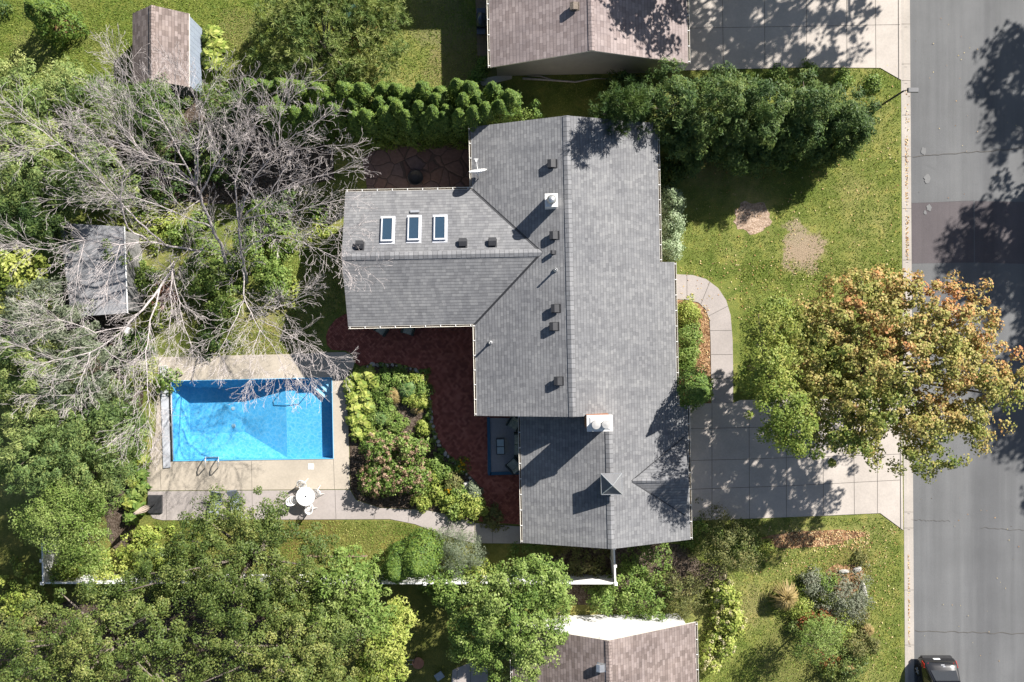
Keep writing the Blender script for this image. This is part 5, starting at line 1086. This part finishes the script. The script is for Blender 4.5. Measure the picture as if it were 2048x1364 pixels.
# ------------------------------------------------------------------ edging stones, leaves
ed = bed_edge[:-1]; pts = [P(x, y) for x, y in ed]; ln = [0]
for a, b in zip(pts, pts[1:]): ln.append(ln[-1] + (b - a).length)
sproto = []
for k in range(6):
    m = MB(); rs = random.Random(k); m.blob((0, 0, .06), (.13 * rs.uniform(.8, 1.4), .11 * rs.uniform(.8, 1.2), .1), rs, 7, 4, .16); o = m.build('edging_stone', M['stone']); sproto.append(o)
n = 44; used = set()
for i in range(n):
    s_ = ln[-1] * (i + .5) / n + R.uniform(-.05, .05); j = max(q for q in range(len(ln) - 1) if ln[q] <= s_) if s_ > 0 else 0
    q = pts[j].lerp(pts[j + 1], (s_ - ln[j]) / (ln[j + 1] - ln[j])); d = (pts[j + 1] - pts[j]).normalized(); q = q - Vector((-d.y, d.x, 0)) * R.uniform(-.02, .06) * -1 + Vector((d.y, -d.x, 0)) * .1
    k = R.randrange(6)
    if k in used: o = sproto[k].copy(); col.objects.link(o)
    else: o = sproto[k]; used.add(k)
    o.location = q; o.rotation_euler = (0, 0, R.uniform(0, 6.28)); s2 = R.uniform(.6, 1.15); o.scale = (s2, s2, s2)
    tag(o, 'small pale field stone edging the flower bed along the curved brick patio', 'stone', 'edging stones around the flower bed')
for k in range(6):
    if k not in used: bpy.data.objects.remove(sproto[k])
for (px, py, d, rz, lb) in ((1727, 1178, (.24, .85, .2), .25, 'long pale stone slab standing at the street side of the front garden'), (1714, 1138, (.45, .25, .18), .2, 'small pale stone slab at the top of the lower front garden'), (1688, 1142, (.5, .2, .14), 0, 'flat pale stone slab left of the small one in the lower front garden'), (935, 972, (.35, .5, .16), .5, 'pale flat stone slab between flower bed and brick patio')):
    m = MB(); rs = random.Random(px); m.blob((0, 0, d[2] * .4), (d[0] / 1.6, d[1] / 1.6, d[2] / 1.4), rs, 9, 4, .1); o = m.build('stone_slab', M['stone'], loc=P(px, py)); o.rotation_euler = (0, 0, rz); tag(o, lb, 'stone')
def scatter(name, regions, n, seed, z=.03, sz=.085, mat='fallen'):
    rng = np.random.default_rng(seed); C = []
    for (x0, y0, x1, y1, wt) in regions:
        for _ in range(int(n * wt)):
            q = P(rng.uniform(x0, x1), rng.uniform(y0, y1)); C.append((q.x, q.y, z + rng.uniform(0, .03)))
    C = np.array(C); N = unit(np.array([[0, 0, 1.]]) + rng.normal(size=C.shape) * .35)
    o = quads(name, leaves(C, N, sz, .75, rng), rng.uniform(0, 1, len(C)), M[mat]); o['kind'] = 'stuff'; return o
scatter('fallen_leaves', [(1375, 280, 1800, 540, .2), (1470, 520, 1640, 640, .12), (1500, 1050, 1795, 1150, .25), (1560, 1060, 1740, 1095, .4), (1700, 1150, 1800, 1340, .1), (1396, 610, 1419, 760, .16), (1560, 130, 1800, 330, .05), (1345, 520, 1480, 600, .05)], 1500, 5)
scatter('fallen_leaves', [(1811, 270, 1818, 420, .3), (1811, 180, 1820, 260, .06), (1812, 1110, 1821, 1290, .5), (1811, 430, 1819, 520, .25)], 420, 6, z=-.10)
scatter('fallen_leaves', [(1830, 10, 2040, 400, .5), (1830, 990, 2040, 1330, .5)], 60, 8, z=-.115, sz=.07)
# grass blades: short tufts all over the lawns
rng = np.random.default_rng(99); C = []
for (x0, y0, x1, y1, n) in ((1370, 130, 1800, 560, 26000), (1480, 520, 1800, 800, 15000), (1400, 1035, 1802, 1364, 24000), (0, 0, 980, 190, 42000), (300, 1036, 960, 1130, 16000), (560, 500, 690, 720, 6000), (380, 640, 620, 712, 4000), (1000, 150, 1320, 240, 4000)):
    C.append(np.stack([rng.uniform(x0, x1, n), rng.uniform(y0, y1, n)], 1))
C = np.concatenate(C)
def inpoly(q, poly):
    poly = np.array(poly, float); x, y = q[:, 0], q[:, 1]; ins = np.zeros(len(q), bool); j = len(poly) - 1
    for i in range(len(poly)):
        a, b = poly[i], poly[j]; c = ((a[1] > y) != (b[1] > y)) & (x < (b[0] - a[0]) * (y - a[1]) / (b[1] - a[1] + 1e-12) + a[0]); ins ^= c; j = i
    return ins
bad = np.zeros(len(C), bool)
for poly in ([(1330, -10), (1330, 142), (1600, 136), (1762, 137), (1803, 163), (1803, -10)], [(1330, 803), (1480, 795), (1804, 792), (1804, 1062), (1760, 1029), (1600, 1036), (1330, 1046)], arc_o + [(1467, 806), (1340, 806)], [(280, 980), (712, 980), (760, 1014), (850, 1018), (960, 1040), (960, 1090), (872, 1067), (830, 1051), (780, 1041), (300, 1042)], [(640, 720), (650, 640), (690, 620), (720, 720)], [(300, 711), (592, 706), (700, 702), (700, 760), (300, 760)], [(1466, 400), (1545, 400), (1545, 470), (1466, 470)], [(1520, 1060), (1725, 1050), (1730, 1090), (1520, 1098)], [(300, 60), (405, 60), (405, 180), (300, 180)]): bad |= inpoly(C, poly)
dd = np.exp(-((C[:, 0] - 1603) ** 2 + ((C[:, 1] - 495) * .75) ** 2) / 1500.); bad |= rng.uniform(0, 1, len(C)) < dd; C = C[~bad]; n = len(C); th = rng.uniform(0, 6.28, n); s_ = rng.uniform(.012, .03, (n, 1)); hgt = rng.uniform(.03, .075, (n, 1))
c3 = np.stack([(C[:, 0] - 1024) * S, (682 - C[:, 1]) * S, np.zeros(n)], 1); sd_ = np.stack([np.cos(th), np.sin(th), np.zeros(n)], 1) * s_
tp_ = c3 + np.stack([rng.normal(size=n) * .03, rng.normal(size=n) * .03, np.zeros(n)], 1) + np.array([0, 0, 1.]) * hgt
pat = .4 + .2 * np.sin(c3[:, 0] * .9 + 1) * np.sin(c3[:, 1] * .7) + .12 * np.sin(c3[:, 0] * 3.1) * np.sin(c3[:, 1] * 2.7 + 1)
M['turf'] = L('turf blades', (.065, .115, .016), (.11, .158, .028), (.175, .19, .05), (.28, .25, .1), trans=.25, gain=1.75)
o = quads('grass', np.stack([c3 - sd_, c3 + sd_, tp_ + sd_ * .4, tp_ - sd_ * .4], 1), pat + rng.uniform(-.25, .3, n), M['turf']); o['kind'] = 'stuff'

# ------------------------------------------------------------------ fences, street furniture, furniture
ZT = 1.8
fen = thing('white_fence', 'white vinyl fence running behind the trees along the lower lawn to the grey house', 'fence', P(640, 1147))
def fp(px, py, z=0.0): q = P(px, py, ZT); return Vector((q.x, q.y, z)) - fen.location
runs = [((86, 1166), (1231, 1167), 12), ((84, 1075), (86, 1166), 2), ((1228, 1095), (1231, 1167), 2)]
for (a, b, n) in runs:
    A_, B_ = fp(*a), fp(*b); d = (B_ - A_); nn = Vector((-d.y, d.x, 0)).normalized()
    for i in range(n):
        p0, p1 = A_ + d * i / n, A_ + d * (i + 1) / n; m = MB(); t_ = .022
        m.hexa([p0 - nn * t_ + Vector((0, 0, .08)), p1 - nn * t_ + Vector((0, 0, .08)), p1 + nn * t_ + Vector((0, 0, .08)), p0 + nn * t_ + Vector((0, 0, .08)), p0 - nn * t_ + Vector((0, 0, ZT - .1)), p1 - nn * t_ + Vector((0, 0, ZT - .1)), p1 + nn * t_ + Vector((0, 0, ZT - .1)), p0 + nn * t_ + Vector((0, 0, ZT - .1))])
        m.hexa([p0 - nn * .045 + Vector((0, 0, ZT - .098)), p1 - nn * .045 + Vector((0, 0, ZT - .098)), p1 + nn * .045 + Vector((0, 0, ZT - .098)), p0 + nn * .045 + Vector((0, 0, ZT - .098)), p0 - nn * .045 + Vector((0, 0, ZT)), p1 - nn * .045 + Vector((0, 0, ZT)), p1 + nn * .045 + Vector((0, 0, ZT)), p0 + nn * .045 + Vector((0, 0, ZT))]); m.build('panel', M['white'], fen)
        m = MB(); m.box(p0 + Vector((0, 0, ZT / 2 + .06)), (.14, .14, ZT + .12)); m.box(p0 + Vector((0, 0, ZT + .15)), (.2, .2, .06), taper=.6); m.build('post', M['white'], fen)
e_ = fp(1231, 1167); m = MB(); m.box(e_ + Vector((0, 0, ZT / 2 + .06)), (.15, .15, ZT + .12)); m.box(e_ + Vector((0, 0, ZT + .15)), (.21, .21, .06), taper=.6); m.build('post', M['white'], fen)

lp = thing('street_lamp', 'dark street lamp with a box head on the verge near the upper driveway', 'street lamp', P(1757, 214))
m = MB(); m.lathe((0, 0, 0), [(.14, 0), (.14, .12), (.08, .16), (.065, .4), (.05, 3.1)], 10); m.build('pole', M['dark'], lp, True)
m = MB(); m.tube([(0, 0, 2.95), (.08, .02, 3.14), (.2, .02, 3.16)], .03, 7); m.build('arm', M['dark'], lp, True)
m = MB(); m.box((.48, .02, 3.18), (.62, .26, .12), taper=.9); m.build('lamp_head', plain('grey lamp housing', (.12, .12, .125), .5, .4), lp, bevel=.02)
m = MB(); m.box((.5, .02, 3.115), (.4, .2, .02)); m.build('lens', M['plate'], lp)

# parked car, tail towards the camera's centre
car = thing('parked_car', 'black hatchback parked at the kerb in the lower right corner', 'car', P(1866, 1345, 0) + Vector((0, 0, -.13)))
y0c = (682 - 1316) * S * (47.5 / 48) - car.location.y; W = .94
st = [  # y offset back->front, half width low, z low, half width belt, z belt, half width top, z top
    (0, .80, .32, .84, .60, .78, .70), (-.1, .90, .28, .92, .66, .84, .86), (-.28, .93, .26, .94, .80, .84, 1.0), (-.42, .94, .26, .94, .88, .80, 1.08), (-.95, .94, .26, .94, .92, .70, 1.55), (-1.25, .94, .26, .94, .93, .68, 1.63), (-2.4, .94, .26, .94, .93, .68, 1.66), (-2.9, .94, .26, .94, .92, .70, 1.58), (-3.5, .94, .26, .93, .90, .80, 1.08), (-3.7, .93, .26, .91, .88, .80, 1.0), (-4.3, .88, .28, .86, .78, .74, .86), (-4.5, .76, .32, .74, .62, .66, .70)]
m = MB(); rings = []
for (dy, a, za, b, zb_, c, zc_) in st:
    y = y0c + dy; rings.append([(-a, y, za), (-b, y, zb_), (-c, y, zc_), (-c * .5, y, zc_ + .035), (c * .5, y, zc_ + .035), (c, y, zc_), (b, y, zb_), (a, y, za)])
for r0, r1 in zip(rings, rings[1:]):
    for i in range(7): m.face([r0[i], r1[i], r1[i + 1], r0[i + 1]])
    m.face([r0[7], r1[7], r1[0], r0[0]])
m.face(rings[0][::-1]); m.face(rings[-1])
car.scale = (1.1, 1.0, 1.1); bm = bmesh.new(); o = m.build('body', M['carpaint'], car, True); bm.from_mesh(o.data); bmesh.ops.remove_doubles(bm, verts=bm.verts, dist=1e-4); bmesh.ops.recalc_face_normals(bm, faces=bm.faces); bm.to_mesh(o.data); bm.free()
b_ = o.modifiers.new('b', 'BEVEL'); b_.width = .03; b_.segments = 2; b_.limit_method = 'ANGLE'
yy = lambda d: y0c + d
m = MB(); m.face([(-.68, yy(-.47), 1.165), (-.60, yy(-.90), 1.555), (.60, yy(-.90), 1.555), (.68, yy(-.47), 1.165)][::-1]); o = m.build('rear_window', M['glass'], car); s_ = o.modifiers.new('s', 'SOLIDIFY'); s_.thickness = .02; s_.offset = 0
m = MB(); m.face([(-.60, yy(-2.95), 1.575), (-.72, yy(-3.46), 1.16), (.72, yy(-3.46), 1.16), (.60, yy(-2.95), 1.575)][::-1]); o = m.build('windscreen', M['glass'], car); s_ = o.modifiers.new('s', 'SOLIDIFY'); s_.thickness = .03; s_.offset = 0
for sx in (-1, 1):
    m = MB(); m.face([(sx * .93, yy(-.9), .98), (sx * .93, yy(-3.1), .98), (sx * .735, yy(-2.8), 1.52), (sx * .735, yy(-1.1), 1.52)]); o = m.build('side_window', M['glass'], car); q = o.modifiers.new('s', 'SOLIDIFY'); q.thickness = .02
    m = MB(); m.hexa([(sx * .62, yy(-.06), .72), (sx * .93, yy(-.1), .72), (sx * .955, yy(-.42), .74), (sx * .8, yy(-.3), .74), (sx * .66, yy(-.14), .92), (sx * .88, yy(-.2), .9), (sx * .92, yy(-.42), .95), (sx * .8, yy(-.36), 1.04)]); m.build('tail_light', M['red'], car)
    for dy in (-.85, -3.6):
        wh = MB(); prof = [(.2, -.1), (.31, -.11), (.33, -.06), (.33, .06), (.31, .11), (.2, .1)]
        for i in range(len(prof) - 1):
            for k in range(20):
                t0, t1 = 2 * math.pi * k / 20, 2 * math.pi * (k + 1) / 20; f = lambda pr, t: (sx * .88 + pr[1], yy(dy) + pr[0] * math.cos(t), .33 + pr[0] * math.sin(t)); wh.face([f(prof[i], t0), f(prof[i], t1), f(prof[i + 1], t1), f(prof[i + 1], t0)])
        wo = wh.build('wheel', M['tyre'], car); rm = MB()
        for k in range(5):
            t = 2 * math.pi * k / 5; rm.tube([(sx * .97, yy(dy), .33), (sx * .97, yy(dy) + .2 * math.cos(t), .33 + .2 * math.sin(t))], .03, 5)
        rm.build('rim', M['galv'], wo)
m = MB(); m.box((0, yy(.015), .45), (1.6, .1, .22)); m.build('bumper', M['plastic'], car, bevel=.03)
m = MB(); m.box((-.12, yy(.005), .70), (.36, .03, .13)); m.build('licence_plate', M['plate'], car)
m = MB(); m.box((.05, yy(-.22), 1.0), (.2, .05, .04)); m.box((.1, yy(-.3), 1.055), (.16, .05, .03)); m.build('badge', M['steel'], car)
m = MB(); m.box((0, yy(-.98), 1.62), (1.25, .22, .04)); sp = m.build('spoiler', M['carpaint'], car, bevel=.015)
m = MB(); m.box((0, yy(-1.0), 1.65), (.36, .05, .03)); m.build('brake_light', M['red'], sp)
m = MB(); m.tube([(-.3, yy(-.52), 1.215), (.25, yy(-.5), 1.2)], .012, 5); m.build('wiper', M['plastic'], car)

# white iron table and four chairs
tb = thing('garden_table', 'round white cast iron table on the deck corner south of the pool', 'table', P(611, 993, .73) - Vector((0, 0, .73 - .026)))
m = MB(); m.lathe((0, 0, .71), [(.50, 0), (.555, -.02), (.56, .0), (.555, .018), (.5, .022), (.06, .022), (.05, 0)], 36)
for k in range(14):
    t = 2 * math.pi * k / 14; m.tube([(.12 * math.cos(t), .12 * math.sin(t), .736), (.3 * math.cos(t + .2), .3 * math.sin(t + .2), .737), (.48 * math.cos(t), .48 * math.sin(t), .736)], .012, 5)
m.build('tabletop', M['white'], tb)
m = MB(); m.lathe((0, 0, .7), [(.035, 0), (.035, .035), (.02, .04)], 12); m.build('parasol_hole', M['dark'], tb)
for k in range(4):
    t = .6 + math.pi / 2 * k; m = MB(); m.tube([(.12 * math.cos(t), .12 * math.sin(t), .7), (.18 * math.cos(t), .18 * math.sin(t), .45), (.1 * math.cos(t), .1 * math.sin(t), .25), (.34 * math.cos(t), .34 * math.sin(t), 0)], .022, 6); m.build('leg', M['white'], tb, True)
def iron_chair(label, px, py, rz):
    q = P(px, py, .45); c = thing('garden_chair', label, 'chair', (q.x, q.y, .027), rz, 'white iron chairs around the deck table'); rs = .225
    m = MB(); ring = lambda r_, z: [(r_ * math.cos(t), r_ * math.sin(t), z) for t in [2 * math.pi * i / 20 for i in range(21)]]
    m.tube(ring(rs, .44), .02, 6, cap=False); m.tube(ring(rs * .55, .435), .012, 5, cap=False)
    for k in range(12):
        t = 2 * math.pi * k / 12; m.tube([(0, 0, .435), (rs * math.cos(t + .15), rs * math.sin(t + .15), .44)], .013, 5)
    m.build('seat', M['white'], c, True)
    m = MB(); arc = lambda a, z, r_=rs + .03: (r_ * math.cos(a) + (z - .44) * -.0, r_ * math.sin(a) * 1.0 + (z - .44) * .28, z)
    A_ = [math.pi * (.02 + .96 * i / 12) for i in range(13)]; top = [arc(a, .44 + .08 + .34 * math.sin(a) ** .6) for a in A_]; m.tube([arc(A_[0], .44)] + top + [arc(A_[-1], .44)], .02, 6)
    for i in range(1, 12):
        m.tube([arc(A_[i], .44), top[i]], .011, 5)
        if i < 11: m.tube([arc(A_[i], .5), top[i + 1]], .01, 5); m.tube([arc(A_[i + 1], .5), top[i]], .01, 5)
    m.tube([arc(a, .44 + .2 * math.sin(a) ** .6) for a in A_], .011, 5); m.build('backrest', M['white'], c, True)
    for (x, y) in ((-.15, .16), (.15, .16), (-.16, -.15), (.16, -.15)):
        m = MB(); m.tube([(x, y, .43), (x * 1.3, y * 1.3, .22), (x * 1.9, y * 1.9, 0)], .017, 6); m.build('leg', M['white'], c, True)
    return c
iron_chair('white iron chair at the pool side of the round deck table', 605, 971, .15); iron_chair('white iron chair at the flower bed side of the round deck table', 632, 986, -1.15)
iron_chair('white iron chair at the lawn side of the round deck table, right one', 618, 1014, 3.6); iron_chair('white iron chair at the left side of the round deck table', 588, 1000, 1.9)

# cantilever umbrella, closed, on its square base
um = thing('patio_umbrella', 'closed beige umbrella in a dark square base at the left end of the path', 'umbrella', P(311, 1008, .03))
m = MB(); m.box((0, 0, .07), (.86, 1.1, .14), taper=.93); o = m.build('base', M['plastic'], um, bevel=.06)
m = MB(); m.lathe((0, 0, .14), [(.035, 0), (.03, 2.6)], 10); m.build('pole', M['dark'], um, True)
m = MB(); m.lathe((0, 0, 0), [(.05, .95), (.11, 1.1), (.13, 1.6), (.10, 2.2), (.05, 2.6), (.02, 2.65)], 12)
for k in range(8):
    t = math.pi * k / 4; m.tube([(.13 * math.cos(t), .13 * math.sin(t), 1.05), (.17 * math.cos(t), .17 * math.sin(t), 1.6), (.05 * math.cos(t), .05 * math.sin(t), 2.7)], [.03, .04, .015], 6)
m.build('canopy', M['umb'], um, True)

def lounger(label, px, py, rz):
    q = P(px, py, .35); c = thing('sun_lounger', label, 'sun lounger', (q.x, q.y, .027), rz, 'sun loungers under the olive tree')
    m = MB(); m.box((0, -.3, .36), (.62, 1.25, .06)); m.build('seat', M['teal'], c, bevel=.02); Mx = Matrix.Rotation(-.75, 3, 'X')
    m = MB(); m.box((0, .55, .62), (.62, .75, .06), Matrix.Rotation(.7, 3, 'X')); m.build('backrest', M['teal'], c, bevel=.02)
    m = MB()
    for x in (-.32, .32): m.tube([(x, -.95, .33), (x, .3, .33), (x, .82, .86)], .02, 6)
    m.tube([(-.32, -.95, .33), (.32, -.95, .33)], .02, 6); m.tube([(-.32, .3, .33), (.32, .3, .33)], .02, 6); m.tube([(-.32, .82, .86), (.32, .82, .86)], .02, 6); m.build('frame', M['dark'], c)
    for x in (-.31, .31):
        for y in (-.8, .3): m = MB(); m.tube([(x, y, .33), (x, y - .03, 0)], .018, 6); m.build('leg', M['dark'], c)
lounger('grey fabric sun lounger half hidden by leaves, left one', 432, 1008, -.2); lounger('grey fabric sun lounger half hidden by leaves, right one', 472, 1006, .12)

def arm_chair(label, p_, rz, w_=.7, z=.02, group=None, seats=1):
    c = thing('wicker_sofa' if seats > 1 else 'wicker_chair', label, 'sofa' if seats > 1 else 'chair', (p_.x, p_.y, z), rz, group)
    m = MB(); m.box((0, 0, .17), (w_, .66, .3)); m.box((0, .34, .42), (w_, .09, .8)); m.box((-w_ / 2 - .045, 0, .3), (.09, .72, .58)); m.box((w_ / 2 + .045, 0, .3), (.09, .72, .58)); m.build('frame', M['wicker'], c, bevel=.03)
    for i in range(seats):
        x = (i - (seats - 1) / 2) * w_ / seats; m = MB(); m.box((x, -.03, .38), (w_ / seats * .94, .6, .13)); m.build('seat_cushion', M['cushion'], c, bevel=.04)
        m = MB(); m.box((x, .25, .62), (w_ / seats * .9, .13, .42), Matrix.Rotation(-.15, 3, 'X')); m.build('back_cushion', M['cushion'], c, bevel=.04)
    return c
arm_chair('wicker chair with leaf print cushion under the wing eave, left one', P(764, 657, .4), 2.65 + math.pi + .0 - .1, .56, .023, 'wicker chairs under the wing eave'); arm_chair('wicker chair with leaf print cushion under the wing eave, next to the brick step', P(817, 657, .4), -.3, .56, .023, 'wicker chairs under the wing eave')
arm_chair('wicker chair with leaf print cushion at the top of the porch', P(1029, 846, .45), -.55, .6, .151, 'wicker seats on the porch'); arm_chair('wicker sofa with leaf print cushions against the garage wall on the porch', P(1040, 889, .45), -math.pi / 2, 1.25, .151, 'wicker seats on the porch', 2); arm_chair('wicker chair with leaf print cushion at the bottom of the porch', P(1028, 931, .45), -2.4, .6, .151, 'wicker seats on the porch')
tt = thing('coffee_table', 'black framed glass coffee table on the grey porch floor', 'table', P(1001, 893, .5) + Vector((0, 0, -.349)), .03)
m = MB(); x, y = .23, .45
for a, b in (((-x, -y), (x, -y)), ((x, -y), (x, y)), ((x, y), (-x, y)), ((-x, y), (-x, -y)), ((-x, 0), (x, 0))): m.tube([(*a, .42), (*b, .42)], .022, 6)
m.tube([(-x, y + .06, .44), (x, y + .06, .44)], .022, 6); m.build('frame', M['dark'], tt)
for s_ in (-1, 1): m = MB(); m.box((0, s_ * y / 2, .425), (2 * x - .05, y - .05, .012)); m.build('glass_top', plain('pale table glass', (.3, .36, .38), .1, .6), tt)
for a in ((-x, -y), (x, -y), (x, y), (-x, y)): m = MB(); m.tube([(*a, .42), (*a, 0)], .018, 6); m.build('leg', M['dark'], tt)

fpit = thing('fire_pit', 'round dark fire pit on the flagstone patio', 'fire pit', P(832, 357, .02))
m = MB(); m.lathe((0, 0, 0), [(.3, .0), (.42, .25), (.46, .28), (.46, .32), (.42, .32), (.34, .2), (.1, .12)], 26); m.build('bowl', M['dark'], fpit, True)
m = MB()
for k in range(9): x = -.36 + .09 * k; yv = math.sqrt(max(0, .4 ** 2 - x * x)); m.tube([(x, -yv, .33), (x, yv, .33)], .008, 5)
m.build('grate', M['vent'], fpit)
bq = thing('barbecue', 'blue black barbecue on paving beside the rose shingled house', 'barbecue', P(962, 42, .9) - Vector((0, 0, .9)))
m = MB(); m.box((0, 0, .5), (.55, .75, .75)); m.build('cabinet', M['grill'], bq, bevel=.02)
m = MB(); m.tube([(0, -.38, .95), (0, .38, .95)], .27, 14); m.build('lid', M['grill'], bq, True)
for s_ in (-1, 1): m = MB(); m.box((0, s_ * .58, .86), (.5, .38, .05)); m.build('side_shelf', M['grill'], bq, bevel=.01)
m = MB(); m.tube([(.29, -.3, 1.0), (.36, -.25, 1.02), (.36, .25, 1.02), (.29, .3, 1.0)], .018, 6); m.build('handle', M['steel'], bq, True)
struct(slab('deck_paving', [(950, -30), (978, -30), (980, 112), (955, 112)], .03, M['oldwood'], [[(952, 88), (979, 88)], [(952, 70), (979, 70)]]))
gb = thing('swing_set', 'orange timber swing set with a green canopy half hidden by the pine', 'swing set', P(730, 80))
Rz = Matrix.Rotation(math.radians(52), 3, 'Z')
m = MB()
for k in range(4): m.box(Rz @ Vector((0, -.42 + .21 * k, 1.15 + .0)) , (1.9, .19, .05), Rz)
m.build('platform', M['wood'], gb)
m = MB(); m.box(Rz @ Vector((.1, .95, 1.75)), (1.7, 1.0, .05), Rz @ Matrix.Rotation(.35, 3, 'X')); m.build('canopy', plain('dark green canvas', (.02, .06, .05), .8, .2), gb)
for a in ((-.9, -.45), (.9, -.45), (-.9, 1.4), (.9, 1.4)): m = MB(); m.box(Rz @ Vector((*a, .85)), (.1, .1, 1.7), Rz); m.build('post', M['wood'], gb)
pp = thing('pool_pump', 'white pool pump beside the grey shed under the bare limb', 'pool pump', P(262, 663))
m = MB(); m.lathe((0, 0, 0), [(.24, 0), (.25, .5), (.2, .7), (.05, .78)], 16); m.build('filter_tank', M['white'], pp, True); m = MB(); m.tube([(.2, -.05, .2), (.75, -.15, .2)], .09, 10); m.build('motor', M['slat'], pp, True)
fb = thing('fire_bowl', 'round rusty fire bowl in the shade at the bottom edge', 'fire bowl', P(837, 1323)); m = MB(); m.lathe((0, 0, 0), [(.2, 0), (.32, .2), (.34, .24), (.28, .24), (.15, .12)], 20); m.build('bowl', M['dark'], fb, True); m = MB(); m.lathe((0, 0, .23), [(.28, 0), (.35, 0), (.35, .03), (.28, .03)], 20); m.build('rim', M['terra'], fb)
bf = thing('feeder_pole', 'thin dark feeder pole with side hooks above the fire bowl', 'feeder pole', P(835, 1300)); m = MB(); m.tube([(0, 0, 0), (0, .02, 2.2)], .02, 6); m.build('pole', M['dark'], bf)
for z, s_ in ((1.5, -1), (2.1, -1)): m = MB(); m.tube([(0, 0, z), (s_ * .4, .02, z + .1)], .012, 6); m.build('hook', M['galv'], bf)
gt = thing('side_table', 'dark slate side table at the bottom edge beside the garden patio', 'side table', P(880, 1346), .6); m = MB(); m.box((0, 0, .45), (.5, .42, .04)); m.build('tabletop', M['teal'], gt)
for a in ((-.2, -.16), (.2, -.16), (.2, .16), (-.2, .16)): m = MB(); m.tube([(*a, .43), (*a, 0)], .018, 6); m.build('leg', M['dark'], gt)
br = MB(); br.tube([P(1045, 157, .06), P(1100, 160, .1), P(1150, 164, .12), P(1190, 157, .1), P(1222, 158, .05)], [.07, .06, .05, .03, .015], 7); br.tube([P(1105, 160, .1), P(1080, 152, .15), P(1055, 152, .1)], [.04, .03, .015], 6); tag(br.build('fallen_branch', M['dead'], None, True), 'fallen pale branch lying below the grey brown gable', 'branch')
lg = MB(); lg.tube([P(225, 1117, .08), P(255, 1116, .09)], .08, 9); tag(lg.build('log', M['oldwood'], None, True), 'short weathered log on the lawn above the golden shrubs', 'log')
te = MB(); te.box(P(675, 1112, .06), (3.6, .1, .12)); tag(te.build('timber_edging', M['oldwood'], None, False, .01), 'weathered timber edging along the lower lawn', 'timber')
